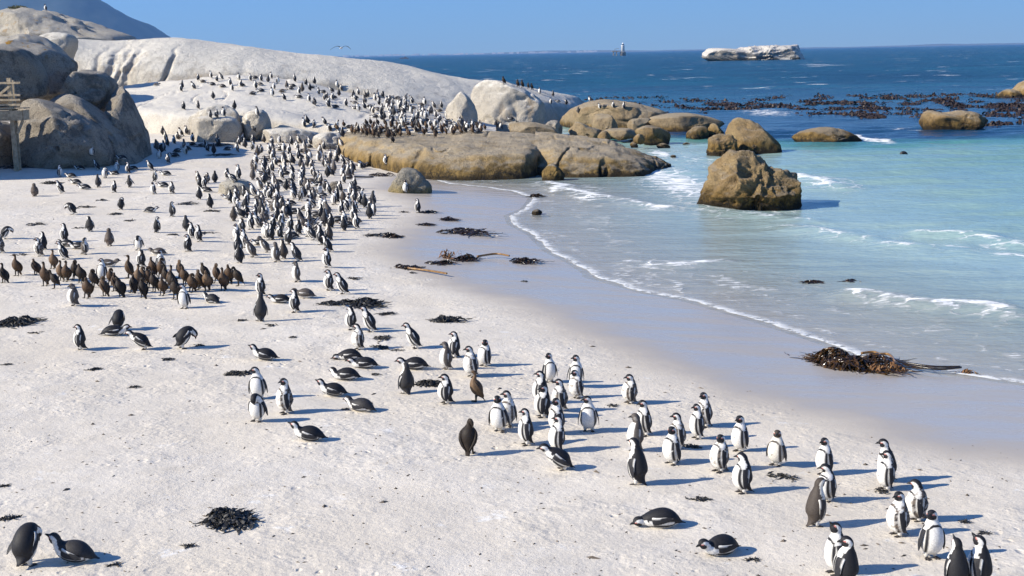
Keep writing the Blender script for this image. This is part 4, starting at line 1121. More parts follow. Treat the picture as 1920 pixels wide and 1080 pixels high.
# ------------------------------------------------------------------ penguins, near ones first: (px, py of the feet, pose, yaw, plumage, label)
A_, J, Mo, Br, Fd, Ch = 'adult', 'juvenile', 'moult', 'brownish', 'faded', 'chick'
FRONT = [
 (52, 1060, 'bent', 75, A_, 'penguin bowing with its back turned, flipper out, bottom left corner'),
 (140, 1052, 'lie_up', 176, Fd, 'grey-backed penguin on its belly beside the bowing one at bottom left'),
 (1240, 986, 'flat', 182, A_, 'penguin stretched flat on its belly, lowest of those left of the file'),
 (1352, 1038, 'lie', 222, A_, 'curled-up penguin lying facing the camera near the bottom edge'),
 (1566, 1076, 'upbill', 200, A_, 'penguin with raised bill half hidden behind a black back at the bottom edge'),
 (1586, 1100, 'stand_l', 128, A_, 'penguin seen from behind, cut by the bottom edge, left of the last pair'),
 (1792, 1106, 'upbill', 95, A_, 'left penguin of the bottom right pair, back to the camera'),
 (1832, 1102, 'upbill', 150, A_, 'right penguin of the bottom right pair, bill lifted to the left'),
 (1744, 1046, 'stand_r', 285, A_, 'penguin standing square to the camera, flippers apart, above the bottom right pair'),
 (1684, 1004, 'stand', 200, Mo, 'ruffled penguin facing left, left neighbour of the one squarely facing us'),
 (1722, 976, 'stand', 196, Mo, 'shaggy moulting penguin furthest right on the sand'),
 (1660, 918, 'stand', 212, A_, 'front penguin of the overlapping two beside the wet sand at right'),
 (1664, 902, 'tall', 196, A_, 'rear penguin of the overlapping two beside the wet sand at right'),
 (1528, 986, 'tall', 22, Br, 'brownish penguin facing right with its tail on the sand'),
 (1552, 938, 'stand', 222, A_, 'middle penguin of three in a line behind the brownish right-facing one'),
 (1546, 890, 'stand', 228, A_, 'rearmost penguin of three in a line near the wet sand'),
 (1456, 872, 'stand', 236, Br, 'upright penguin with brown back alone beside the wet sand edge'),
 (1394, 924, 'stand', 190, A_, 'upright penguin sitting back on its tail, facing left, front of the file'),
 (1350, 884, 'stand', 214, Mo, 'moulting penguin with torn grey feathers left of the brown-backed one'),
 (1388, 846, 'stand', 232, A_, 'clean black and white penguin just above the torn moulting one'),
 (1308, 822, 'stand', 212, A_, 'front penguin of the pair at the upper right of the file'),
 (1322, 800, 'stand', 210, Mo, 'shaggy dark penguin hidden behind the front one of the upper right pair'),
 (1260, 870, 'stand', 226, A_, 'bright-bellied penguin in front of a small grey moulting one'),
 (1272, 842, 'stand', 214, Mo, 'small grey moulting penguin behind a bright-bellied one'),
 (1196, 908, 'tall', 140, A_, 'tall penguin turned away with stretched neck, front centre of the file'),
 (1192, 846, 'stand', 198, J, 'big brown-grey juvenile penguin behind the stretched-neck one'),
 (1210, 816, 'stand', 212, A_, 'penguin directly behind the big brown-grey juvenile'),
 (1182, 756, 'stand', 206, Mo, 'shaggy penguin standing apart, closest to the water above the file'),
 (1104, 808, 'stand_r', 262, A_, 'penguin walking towards the camera with flippers out, mid file'),
 (1050, 880, 'crouch', 186, A_, 'penguin crouching forward low at the left front of the file'),
 (1042, 846, 'stand', 216, A_, 'penguin right behind the crouching one'),
 (1046, 814, 'stand', 214, A_, 'penguin second behind the crouching one, flipper lifted'),
 (988, 834, 'stand', 198, A_, 'tall clean penguin striding left, left of the crouching one'),
 (938, 808, 'stand', 246, A_, 'front penguin of the leftmost two in the file'),
 (952, 798, 'stand_r', 250, Mo, 'ragged penguin peeking out behind the leftmost front one'),
 (1018, 782, 'stand', 196, A_, 'penguin in the second row with brown cheek, above the striding one'),
 (1052, 770, 'stand', 206, Mo, 'brown ragged moulting penguin in the middle of the file'),
 (1014, 756, 'stand', 184, A_, 'black-backed penguin behind the brown ragged one, facing left'),
 (1084, 746, 'stand', 232, Mo, 'grey-mottled penguin in front of another at the back of the file'),
 (1078, 724, 'stand_r', 262, A_, 'rear penguin at the top of the file with pink brows'),
 (1030, 716, 'stand_r', 282, A_, 'penguin at the back of the file looking right, white belly to us'),
 (886, 706, 'stand', 232, Mo, 'grey-sided penguin between the juvenile and the white-fronted one'),
 (910, 686, 'stand', 234, A_, 'white-fronted penguin nearest the wet sand, right of the group of four'),
 (852, 670, 'stand', 196, A_, 'black penguin standing behind the pink-faced juvenile'),
 (838, 692, 'stand', 198, J, 'pale juvenile penguin with pinkish face facing left'),
 (838, 756, 'stand', 202, A_, 'penguin in front of a black kelp heap beside the brown cormorant'),
 (762, 738, 'stand', 118, Fd, 'grey penguin seen from behind left of a black kelp heap'),
 (778, 692, 'lie', 188, A_, 'penguin lying down behind the grey one that is turned away'),
 (482, 790, 'chest', 250, A_, 'penguin preening with head curled to its chest, lower left of centre'),
 (486, 748, 'stand_r', 262, A_, 'penguin looking right, partly hidden by the preening one'),
 (536, 775, 'stand', 214, Mo, 'moulting penguin with fluffy white belly beside the preening one'),
 (580, 826, 'lie_up', 196, A_, 'penguin lying alone, lowest of the resting ones left of centre'),
 (625, 742, 'lie_up', 186, A_, 'long penguin lying facing left above the grey prone one'),
 (678, 770, 'lie', 152, Fd, 'small grey penguin lying with its tail to the camera'),
 (650, 712, 'lie_r', 198, A_, 'lying penguin with wide open bill'),
 (656, 674, 'flat', 188, A_, 'penguin lying highest of the resting cluster in the centre'),
 (684, 690, 'lie', 200, A_, 'lying penguin tucked against the highest resting one'),
 (497, 675, 'lie_up', 184, A_, 'solitary penguin resting on its belly above a small black kelp clump'),
 (153, 655, 'stand', 188, A_, 'lone upright penguin facing left on the open sand at left'),
 (224, 618, 'bent', 88, A_, 'bowing penguin seen from behind, over a lying one at left'),
 (213, 629, 'lie', 8, A_, 'lying penguin facing right behind the crouched preener at left'),
 (268, 655, 'crouch', 196, A_, 'crouched penguin preening, head tucked, right of the lone upright one'),
 (342, 653, 'bent_r', 42, A_, 'stooping penguin looking down to the right beside a kelp scrap'),
 (347, 578, 'stand_r', 258, A_, 'white-bellied penguin in front of the cormorant flock'),
 (398, 568, 'lie', 140, A_, 'penguin lying right of the white-bellied one by the cormorants'),
 (140, 573, 'stand', 192, J, 'tall grey juvenile penguin in front of the cormorant flock'),
 (488, 602, 'tall', 108, Fd, 'grey penguin with its back to us, tallest below the crowd'),
 (554, 585, 'stand', 184, A_, 'upright penguin overlapping a lying one below the crowd'),
 (527, 568, 'lie', 184, A_, 'lying penguin left of the overlapping upright one'),
 (572, 558, 'lie', 176, J, 'plump brown-grey penguin lying behind the overlapping upright one'),
 (490, 554, 'stand', 192, A_, 'upright black penguin behind the tall grey back'),
 (557, 528, 'stand', 192, J, 'small grey juvenile penguin alone below the crowd'),
 (618, 544, 'stand', 204, A_, 'left penguin of the two walking side by side near the wet sand'),
 (643, 551, 'lean', 200, A_, 'right penguin of the two walking side by side near the wet sand'),
 (614, 501, 'stand', 208, A_, 'single penguin at the wet sand edge just below the crowd'),
 (660, 618, 'stand', 192, A_, 'penguin standing behind the mottled one beside the big dry kelp'),
 (674, 655, 'stand', 224, Mo, 'mottled penguin in front of another below the big dry kelp'),
 (694, 622, 'lean', 200, A_, 'penguin leaning forward, walking left below the big dry kelp'),
 (778, 653, 'lean', 200, A_, 'lone penguin leaning as it walks left toward the kelp twigs'),
 # mid left
 (172, 292, 'stand_r', 268, A_, 'bright penguin standing on the low rock before the dark boulders'),
 (183, 319, 'lean', 176, A_, 'penguin leaning left just right of the low rock'), (150, 318, 'lie', 178, A_, 'lying penguin just below the low pale rock'),
 (112, 331, 'stand', 340, A_, 'penguin facing right at the left of three lying ones'), (134, 333, 'lie', 182, A_, 'uppermost of three penguins lying in a slanting row at left'),
 (143, 345, 'lie', 184, A_, 'middle of three penguins lying in a slanting row at left'), (160, 355, 'lie', 184, A_, 'lowest of three penguins lying in a slanting row at left'),
 (115, 362, 'lean', 190, A_, 'penguin leaning left beside a dark weed pile, upper left'), (65, 368, 'stand', 80, Ch, 'fluffy grey-brown chick alone at the upper left'),
 (185, 351, 'stand', 80, Fd, 'grey penguin turned away right of the slanting row'), (197, 334, 'preen', 250, A_, 'rounded preening penguin above the turned-away grey one'),
 (215, 328, 'lie', 186, A_, 'lying penguin right of the rounded preener'), (220, 321, 'stand', 250, Mo, 'mottled penguin standing behind a lying one, upper left'),
 (241, 325, 'stand', 192, A_, 'upright penguin in front of a lying one below the tall grey boulder'), (250, 319, 'lie', 184, A_, 'lying penguin below the tall grey boulder'),
 (214, 361, 'stand', 184, A_, 'penguin resting on its tail left of the one with spread flippers'), (244, 351, 'wings', 70, Fd, 'penguin holding both flippers spread wide'),
 (229, 299, 'lie', 186, A_, 'lying penguin at the foot of the sloping grey slab'), (284, 320, 'lean', 180, A_, 'penguin leaning far left right of the tall grey boulder'),
 (299, 297, 'stand', 262, A_, 'white-breasted penguin on a small nest mound'), (316, 306, 'stand', 200, A_, 'penguin right of the small nest mound'),
 (290, 341, 'stand', 22, A_, 'penguin facing right, left of a lying one, near the crowd'), (312, 329, 'lie', 184, A_, 'lying penguin right of the small nest mound, farther down'),
 (289, 364, 'stand', 232, Fd, 'greyish penguin looking down, second row near the crowd'), (307, 351, 'lie', 184, A_, 'lying penguin left of the mottled upright one'),
 (323, 363, 'stand', 196, Mo, 'mottled upright penguin next to a weed scrap near the crowd'),
 (136, 402, 'bent', 176, A_, 'bowing penguin facing left with head tucked, left middle'), (227, 393, 'preen_r', 120, A_, 'black ball of a preening penguin, left middle'),
 (282, 398, 'lie', 8, A_, 'lying penguin facing right, left middle'), (169, 434, 'stand', 92, Fd, 'grey-backed penguin walking away, left middle'),
 (294, 436, 'stand_r', 60, A_, 'penguin seen from behind looking right, left middle'), (122, 453, 'stand', 186, A_, 'upright penguin behind the pair of lying ones, left middle'),
 (82, 468, 'stand', 160, A_, 'black penguin behind a ruffled grey one near the left edge'), (76, 480, 'stand', 200, Mo, 'ruffled grey penguin in front of a black one near the left edge'),
 (120, 486, 'lean', 190, A_, 'penguin walking left in front of the lying pair, left middle'), (126, 462, 'lie', 182, A_, 'left penguin of the lying pair, left middle'),
 (148, 467, 'lie', 184, A_, 'right penguin of the lying pair, left middle'), (158, 477, 'stand', 28, Mo, 'ruffled penguin facing right beside the lying pair'),
 (205, 461, 'stand', 85, Ch, 'dark fluffy chick seen from behind, left middle'), (260, 469, 'chest', 262, A_, 'penguin bent over preening, white breast to us, left middle'),
 (10, 448, 'bent', 30, A_, 'hunched black penguin cut by the left edge'), (2, 474, 'stand', 200, Mo, 'shaggy penguin cut by the left edge'),
 (298, 478, 'lie', 182, J, 'brown-grey penguin lying flat, left middle'), (266, 500, 'preen', 180, A_, 'dark preening penguin just behind the cormorant flock'),
 (301, 506, 'stand_r', 300, A_, 'penguin looking right just behind the cormorant flock'), (202, 500, 'lie', 2, J, 'grey penguin lying with its tail to the right behind the cormorants'),
 (191, 524, 'stand_r', 262, A_, 'white-bellied penguin standing among the brown cormorants'),
 (324, 406, 'stand', 40, A_, 'black penguin facing right left of the crowd'), (351, 433, 'stand', 100, Fd, 'grey penguin turned away at the left fringe of the crowd'),
 (362, 446, 'stand', 192, A_, 'left of two penguins stepping left at the crowd fringe'), (374, 453, 'stand', 196, A_, 'right of two penguins stepping left at the crowd fringe'),
 (353, 471, 'stand', 164, A_, 'black penguin below the two stepping left at the crowd fringe'), (374, 374, 'stand', 130, Fd, 'grey-backed penguin alone between the mottled one and the tan rock'),
 (395, 390, 'stand', 120, A_, 'penguin alone below the tan rock with its back turned'),
 (760, 361, 'stand', 244, A_, 'lone penguin standing at the foot of the speckled boulder'), (784, 399, 'stand', 170, A_, 'penguin on the wet sand beside a kelp heap'),
 (724, 308, 'stand', 206, A_, 'lone penguin at the base of the ochre rock shelf'),
]
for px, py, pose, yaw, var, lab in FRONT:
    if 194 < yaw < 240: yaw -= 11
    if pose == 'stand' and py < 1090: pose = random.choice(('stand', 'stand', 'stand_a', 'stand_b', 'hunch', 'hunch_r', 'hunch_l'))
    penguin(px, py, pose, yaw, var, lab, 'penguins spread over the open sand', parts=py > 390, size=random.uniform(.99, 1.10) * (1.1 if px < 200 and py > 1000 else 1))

# the packed crowd: spots read off the photograph, then the denser part behind
CROWD = [(429, 373), (433, 381), (438, 414), (453, 408), (464, 407), (461, 373), (475, 367), (482, 398), (487, 389), (484, 426), (494, 430), (460, 464), (445, 450), (447, 476), (450, 493),
 (473, 482), (487, 460), (500, 473), (504, 450), (527, 447), (540, 458), (549, 447), (521, 414), (543, 408), (552, 401), (519, 491), (532, 485), (558, 490), (512, 396), (506, 374), (493, 383),
 (587, 450), (602, 459), (617, 472), (621, 427), (633, 417), (648, 421), (669, 429), (667, 399), (663, 413), (694, 410), (700, 404), (699, 387), (675, 376), (663, 381), (684, 389), (644, 380),
 (632, 379), (626, 384), (604, 393), (589, 376), (564, 377), (550, 401), (537, 408), (564, 419), (571, 427), (595, 435), (581, 429), (592, 407), (602, 411), (619, 450), (571, 370), (552, 368), (596, 362),
 (509, 450), (575, 395), (585, 418), (610, 424), (640, 402), (655, 392), (615, 405), (530, 395), (520, 380), (545, 385), (500, 410), (478, 412), (470, 430), (512, 432), (498, 445), (455, 436), (560, 440), (577, 444),
 (373, 345), (389, 343), (403, 342), (376, 352), (388, 360), (427, 336), (437, 341), (446, 336), (383, 352)]
ADJ = {A_: 'black-backed adult penguin', J: 'brown-grey juvenile penguin', Mo: 'mottled moulting penguin', Fd: 'grey-backed penguin', Br: 'brown-backed penguin'}
PW = {'hunch': 'hunched upright', 'lean_l': 'leaning with turned head', 'stand': 'standing', 'stand_r': 'standing with turned head', 'stand_l': 'standing with turned head', 'tall': 'standing with stretched neck', 'lean': 'leaning forward', 'lie': 'lying', 'preen': 'preening', 'preen_r': 'preening', 'chest': 'with bowed head', 'bent': 'stooping', 'crouch': 'crouching', 'wings': 'with spread flippers', 'upbill': 'with raised bill'}
prng = random.Random(3)
def rnd_pose(lie=.1):
    r = prng.random()
    if r < lie: return 'lie', prng.choice((180, 190, 170, 200, 10))
    p = prng.choices(['stand', 'stand_r', 'stand_l', 'tall', 'lean', 'preen', 'preen_r', 'chest', 'crouch', 'upbill', 'wings', 'hunch', 'lean_l'], [7, 3, 2, 3, 5, 2, 1, 1, 1, 1, .25, 4, 2])[0]
    return p, prng.choices([prng.gauss(182, 16), prng.gauss(225, 18), prng.uniform(70, 160), prng.gauss(0, 30)], [6, 2.2, 3.2, .8])[0]
def rnd_var(): return prng.choices([A_, Fd, Br, Mo, J], [5.5, 1.6, .9, .8, 1.5])[0]
def fill(poly, n, existing, gap=1.0):
    """spread n spots over a patch of beach or rock, never two birds on one spot"""
    poly = np.array(poly, float); lo, hi = poly.min(0), poly.max(0)
    out = []; tries = 0
    while len(out) < n and tries < n * 80:
        tries += 1
        p = np.array((prng.uniform(lo[0], hi[0]), prng.uniform(lo[1], hi[1])))
        if not inside(poly, p[None])[0]: continue
        loc, nor = hit(*p)
        if loc is None or nor.z < .6: continue
        if all((loc - q).length > gap for q in existing):
            out.append((p[0], p[1], loc)); existing.append(loc)
    return out
spots = [hit(*p)[0] for p in CROWD] + [o.location.copy() for o in COL.objects if o.name.startswith('penguin')]
crowd = [(x, y, hit(x, y)[0]) for x, y in CROWD]
crowd += fill([(470, 300), (520, 272), (600, 285), (680, 284), (738, 300), (735, 312), (690, 318), (652, 340), (690, 372), (700, 402), (650, 432), (560, 440), (470, 430), (440, 400), (440, 355), (470, 340)], 150, spots, .58)
crowd += fill([(285, 232), (330, 236), (400, 264), (460, 258), (480, 262), (500, 290), (470, 300), (380, 286), (330, 296), (290, 284)], 34, spots, 1.0)
crowd += fill([(455, 246), (560, 236), (640, 244), (650, 280), (600, 288), (520, 276), (470, 262)], 34, spots, .9)
NEAR_LEFT = 300 - NPENG[0]
crowd.sort(key=lambda c: (Vector(CPOS) - c[2]).length)
def standing_label(pose, var, zone): return f'{ADJ[var]} {PW[pose]} {zone}'
far_birds = []
for i, (px, py, loc) in enumerate(crowd):
    pose, yaw = rnd_pose(.10 if py > 300 else .22)
    var = rnd_var()
    if i < NEAR_LEFT:
        if py > 300 and px > 425:
            zone = ('at the near edge of the packed crowd' if py > 440 else 'on the wet-sand side of the packed crowd' if px > 640 else 'on the left side of the packed crowd' if px < 490 else
                    'in the near middle of the packed crowd' if py > 390 else 'in the far middle of the packed crowd' if py > 340 else 'at the far end of the packed crowd')
        elif py <= 300: zone = 'among weed right of the dark boulders' if px < 440 else 'between the white boulders and the crowd'
        else: zone = 'at the crowd fringe by the tan rock'
        penguin(px, py, pose, yaw, var, standing_label(pose, var, zone), 'penguin crowd on the beach', parts=False, size=prng.uniform(.97, 1.10), loc=loc)
    else:
        far_birds.append((loc, pose, yaw, var))
# penguins up on the slab and rocks: the far rest of the colony as one mass
slab_pts = [(293, 161), (340, 172), (364, 168), (372, 152), (380, 155), (396, 147), (407, 153), (416, 150), (417, 164), (432, 161), (448, 150), (454, 162), (342, 166), (452, 163), (470, 152), (478, 148), (490, 153), (503, 155), (509, 148), (514, 168), (521, 157), (538, 166), (545, 168), (553, 154), (574, 160), (586, 166), (590, 158), (598, 178), (613, 185), (624, 188), (632, 164), (640, 170), (561, 184), (580, 191), (590, 198), (649, 200), (663, 182), (672, 179), (686, 184), (690, 183), (708, 182), (718, 183), (731, 184), (746, 186), (725, 196), (748, 200), (760, 190), (697, 212), (703, 221), (667, 205), (672, 209), (684, 205), (616, 202), (629, 203), (667, 190), (395, 222), (407, 221), (372, 205), (420, 219), (483, 218), (440, 205), (345, 206), (400, 186)]
far_pts = [(x, y, hit(x, y)[0]) for x, y in slab_pts]
sp2 = [p[2] for p in far_pts]
far_pts += fill([(690, 196), (760, 190), (850, 206), (880, 236), (900, 244), (850, 246), (760, 240), (700, 222)], 95, sp2, .5)
far_pts += fill([(380, 160), (520, 156), (640, 176), (740, 194), (700, 216), (600, 200), (480, 180)], 24, sp2, 1.2)
far_pts += fill([(560, 232), (680, 236), (820, 240), (905, 240), (900, 250), (700, 250), (600, 246)], 26, sp2, .7)
for x, y in ((1037, 181), (1046, 192), (1033, 195), (1062, 197), (1098, 192), (1106, 190), (1125, 205), (1133, 201), (1170, 205), (1084, 212), (958, 225), (1150, 203), (86, 20), (1012, 176), (930, 240), (940, 243)):
    L = hit(x, y)[0]
    if L is not None: far_pts.append((x, y, L))
for x, y, L in far_pts:
    if L is None: continue
    pose, yaw = rnd_pose(.28)
    far_birds.append((L, pose, yaw, rnd_var()))
bv, bf, bc, k = [], [], [], 0
_low = {}
def low(pose, var):
    if (pose, var) not in _low:
        me, _c = proto(pose, var, False)
        V = np.array([v.co for v in me.vertices]); C = np.zeros(len(V) * 4, np.float32); me.color_attributes['Col'].data.foreach_get('color', C)
        C = C.reshape(-1, 4)[:, :3]; nb = 72 * 36
        G = V[:nb].reshape(72, 36, 3)[::3, ::3]; GC = C[:nb].reshape(72, 36, 3)[::3, ::3]
        rest = nb
        F1 = grid_faces(24, 12, True).tolist()
        fl = V[nb:nb + 240]; F2 = [[i + 288 for i in f] for f in (grid_faces(12, 10, True).tolist() + (grid_faces(12, 10, True) + 120).tolist())]
        _low[pose, var] = (np.vstack([G.reshape(-1, 3), fl]), F1 + F2, np.vstack([GC.reshape(-1, 3), C[nb:nb + 240]]))
    return _low[pose, var]
for L, pose, yaw, var in far_birds:
    V, Fc, C = low(pose, var)
    a = R(yaw); rot = np.array([[math.cos(a), math.sin(a), 0], [-math.sin(a), math.cos(a), 0], [0, 0, 1]])
    bv.append(V @ rot * prng.uniform(1.02, 1.2) + np.array(L)); bc.append(C); bf += [[i + k for i in f] for f in Fc]; k += len(V)
fo = link('far_penguins', mesh('far_penguins', np.vstack(bv), bf, M_BIRD, col=np.vstack(bc)))
tag(fo, 'distant penguins scattered over the white slab and rocks', 'penguins', kind='stuff')

# ------------------------------------------------------------------ cormorants
CORM = [(6, 530, 'up', 160, 'dark'), (31, 517, 'up_r', 250, 'brown'), (66, 515, 'tuck', 160, 'brown'), (84, 536, 'up', 262, 'brown'), (98, 504, 'up', 262, 'tan'), (101, 541, 'low', 190, 'dark'), (110, 526, 'up', 240, 'tan'), (122, 528, 'up', 262, 'brown'),
 (136, 524, 'tuck', 220, 'dark'), (150, 531, 'tuck_r', 250, 'dark'), (161, 559, 'down', 260, 'brown'), (173, 539, 'tuck', 230, 'dark'), (195, 555, 'tuck_r', 150, 'tan'), (214, 546, 'tuck', 150, 'brown'), (228, 556, 'down', 130, 'dark'), (246, 549, 'tuck', 140, 'dark'),
 (239, 522, 'up', 186, 'brown'), (268, 558, 'tuck_r', 130, 'dark'), (266, 533, 'tuck', 250, 'tan'), (288, 547, 'tuck', 240, 'dark'), (303, 554, 'down', 262, 'brown'), (316, 542, 'up', 250, 'brown'), (284, 520, 'tuck_r', 220, 'brown'), (299, 523, 'tuck', 250, 'brown'),
 (328, 561, 'down', 250, 'dark'), (345, 536, 'tuck_r', 230, 'brown'), (334, 522, 'tuck', 180, 'tan'), (372, 543, 'tuck', 170, 'brown'), (388, 546, 'down', 262, 'tan'), (385, 526, 'tuck', 170, 'dark'), (401, 531, 'tuck', 190, 'brown'), (418, 545, 'up', 262, 'brown'), (430, 532, 'down', 262, 'brown'), (446, 536, 'down', 200, 'dark'),
 (255, 541, 'up', 262, 'tan'), (276, 540, 'tuck', 230, 'brown'), (205, 536, 'tuck', 250, 'brown'), (310, 533, 'up', 200, 'dark'), (357, 548, 'tuck', 240, 'brown'), (322, 548, 'tuck_r', 262, 'dark')]
TN = {'brown': 'brown', 'dark': 'blackish brown', 'tan': 'pale brown'}
CPW = {'up': 'with upright neck', 'up_r': 'with upright neck and turned head', 'tuck': 'preening over its shoulder', 'tuck_r': 'preening over its shoulder', 'down': 'with bowed head', 'low': 'leaning low'}
SPEC = {(6, 530): 'dark cormorant cut by the left edge, leftmost of the flock', (31, 517): 'brown cormorant standing apart at the left of the flock', (98, 504): 'pale brown cormorant rising behind the left end of the flock', (239, 522): 'brown cormorant with outstretched bill pointing left mid flock', (446, 536): 'dark cormorant at the right end of the flock', (430, 532): 'brown cormorant second from the right end of the flock'}
for x, y, p, yw, tn in CORM:
    cormorant(x, y, p, yw, tn, SPEC.get((x, y), f'{TN[tn]} cormorant {CPW[p]} {"at the left end" if x < 150 else "left of the middle" if x < 235 else "right of the middle" if x < 320 else "at the right end"} of the beach flock'), 'cormorant flock on the sand', prng.uniform(1.02, 1.2))
cormorant(890, 753, 'up', 186, 'tan', 'lone golden-brown cormorant between the penguins in the centre', 'cormorants among the penguins', 1.0)
cormorant(882, 850, 'tuck_r', 78, 'dark', 'dark olive cormorant preening with its back turned, in front of the file', 'cormorants among the penguins', 1.1)
csp = []
back = fill([(600, 246), (640, 238), (700, 234), (790, 242), (905, 238), (915, 248), (860, 254), (780, 254), (730, 262), (690, 258), (650, 250)], 85, csp, .42)
back += [(x, y, hit(x, y)[0]) for x, y in ((735, 268), (728, 258), (700, 252), (815, 258))]
for x, y, L in back:
    if L is None: continue
    tn = prng.choice(('brown', 'dark', 'dark', 'brown', 'tan')); p = prng.choice(('up', 'tuck', 'tuck_r', 'down', 'low'))
    cormorant(x, y, p, prng.uniform(120, 280), tn, f'{TN[tn]} cormorant {CPW[p]} in the {"left" if x < 700 else "middle" if x < 800 else "right"} of the throng above the shelf', 'cormorant throng above the ochre shelf', prng.uniform(.95, 1.1))
for x, y, lab in ((944, 158, 'leftmost dark cormorant sitting on the ridge skyline'), (969, 163, 'second dark cormorant on the ridge skyline'), (978, 165, 'third dark cormorant on the ridge skyline'), (989, 166, 'fourth dark cormorant on the ridge skyline'), (996, 168, 'rightmost dark cormorant on the ridge skyline')):
    L = None
    for dy in range(0, 14):
        L = hit(x, y + dy)[0]
        if L is not None and L.y < 200: break
    o = cormorant(x, y + dy, 'tuck', 200, 'dark', lab, 'cormorants on the ridge skyline', 1.25)

# gull in flight
gl = bpy.data.objects.new('gull', None); COL.objects.link(gl); gl.location = at(640, 90, 92)
tag(gl, 'gull gliding with arched dark wings above the ridge', 'gull')
GS = [(-.22, 0), (-.2, 0), (-.16, .0), (-.11, .0), (-.06, 0), (0, 0), (.06, .005), (.1, .01), (.13, .015), (.15, .018), (.17, .02), (.19, .02), (.21, .016), (.23, .012), (.25, .008), (.26, .004)]
GR = np.array([(.004, .03), (.008, .03), (.03, .035), (.045, .05), (.055, .06), (.058, .062), (.055, .056), (.045, .046), (.038, .038), (.034, .034), (.033, .032), (.028, .026), (.016, .014), (.01, .008), (.007, .006), (.003, .003)])
V, Fc, u, th = sweep(GS, GR, 0, 40, 14)
link('body', mesh('gull_body', V, Fc, M_BIRD, col=np.where((u > 12.5)[:, None], (.5, .3, .05), (.75, .75, .74))), gl)
for sd_ in (1, -1):
    C = catmull(np.array([(.03, 0, .02), (.05, sd_ * .2, .10), (.06, sd_ * .36, .10), (-.02, sd_ * .56, .02), (-.12, sd_ * .70, -.08)]), 16)
    ch = np.interp(np.linspace(0, 1, 16), [0, .4, .75, 1], [.11, .10, .06, .008])
    V = np.concatenate([C + np.stack([ch * .4, 0 * ch, 0 * ch], 1), C + (0, 0, .012), C - np.stack([ch, 0 * ch, 0 * ch], 1), C - (0, 0, .008)], 1).reshape(-1, 3)
    link('wing', mesh('gull_wing', V, grid_faces(16, 4, True).tolist() + [[0, 1, 2, 3], [63, 62, 61, 60]], M_BIRD, col=np.tile((.02, .02, .022), (64, 1))), gl)
gl.rotation_euler = (0, R(-8), R(70)); gl.scale = (1.1,) * 3

# ------------------------------------------------------------------ kelp
def mat_kelp(name, a, b, rough):
    t = NT(name)
    n = t.noise(9, detail=4)
    t.base(t.mix(t.rng(n, 0.4, 0.68), a, b))
    t.set(rough=rough, spec=0.5, normal=t.bump(t.noise(40, detail=3), 0.4, 0.01))
    return t.mat
K_DRY = mat_kelp('dry_kelp', (0.012, 0.012, 0.012), (0.035, 0.032, 0.026), 0.55)
K_WET = mat_kelp('wet_kelp', (0.010, 0.007, 0.004), (0.055, 0.028, 0.008), 0.22)
K_STEM = mat_kelp('kelp_stipe', (0.16, 0.08, 0.02), (0.30, 0.17, 0.05), 0.3)
K_BLACK = mat_kelp('black_stipe', (0.012, 0.010, 0.008), (0.03, 0.02, 0.012), 0.25)
K_HOLD = mat_kelp('holdfast', (0.10, 0.045, 0.015), (0.26, 0.13, 0.05), 0.8)
krng = random.Random(17)
def kelp_geo(a, b_, h, n, w, seed):
    """tangle of curling straps over a low oval heap (half-sizes a, b_, height h)"""
    r = random.Random(seed); mb = MB()
    lobes = [(r.uniform(-.75, .75) * a, r.uniform(-.6, .6) * b_, r.uniform(.3, .62), r.uniform(.4, 1.1)) for _ in range(5)] + [(0, 0, .5, .8)]
    for i in range(n):
        lx, ly, ls, lh = r.choice(lobes)
        ang = r.uniform(0, 2 * math.pi); rr_ = math.sqrt(r.random())
        x, y = lx + ls * a * rr_ * math.cos(ang), ly + ls * b_ * rr_ * math.sin(ang)
        d = r.gauss(0, .8) if a > b_ * 1.4 else r.uniform(0, 6.28)
        if r.random() < .5: d += math.pi
        L = r.uniform(.5, 1.4) * max(a, .12); m_ = 9; ww = w * r.uniform(.5, 1.3)
        pts = []; cur = d
        for j in range(m_):
            q = min(1, math.sqrt(((x - lx) / (ls * a * 1.2)) ** 2 + ((y - ly) / (ls * b_ * 1.2)) ** 2))
            z = h * lh * (1 - q * q) * r.uniform(.75, 1.05) + .004 + abs(r.gauss(0, .006 + h * .05))
            pts.append((x, y, z)); cur += r.gauss(0, .38); x += math.cos(cur) * L / m_; y += math.sin(cur) * L / m_
        pts = catmull(np.array(pts), 14)
        T = np.gradient(pts, axis=0); T /= np.linalg.norm(T, axis=1)[:, None] + 1e-9
        tw = r.gauss(0, .5) + np.cumsum([r.gauss(0, .16) for _ in range(14)])
        S = np.cross(T, (0, 0, 1.0)); S /= np.linalg.norm(S, axis=1)[:, None] + 1e-9
        U_ = np.cross(S, T)
        D = S * np.cos(tw)[:, None] + U_ * np.sin(tw)[:, None]
        N = np.cross(T, D)
        wv = ww * np.sin(np.linspace(.35, math.pi - .1, 14))[:, None]
        V = np.stack([pts - D * wv, pts + N * ww * .2, pts + D * wv, pts - N * ww * .1], 1).reshape(-1, 3)
        V[:, 2] = np.maximum(V[:, 2], -.01)
        mb.add(V, grid_faces(14, 4, True).tolist())
    return mb
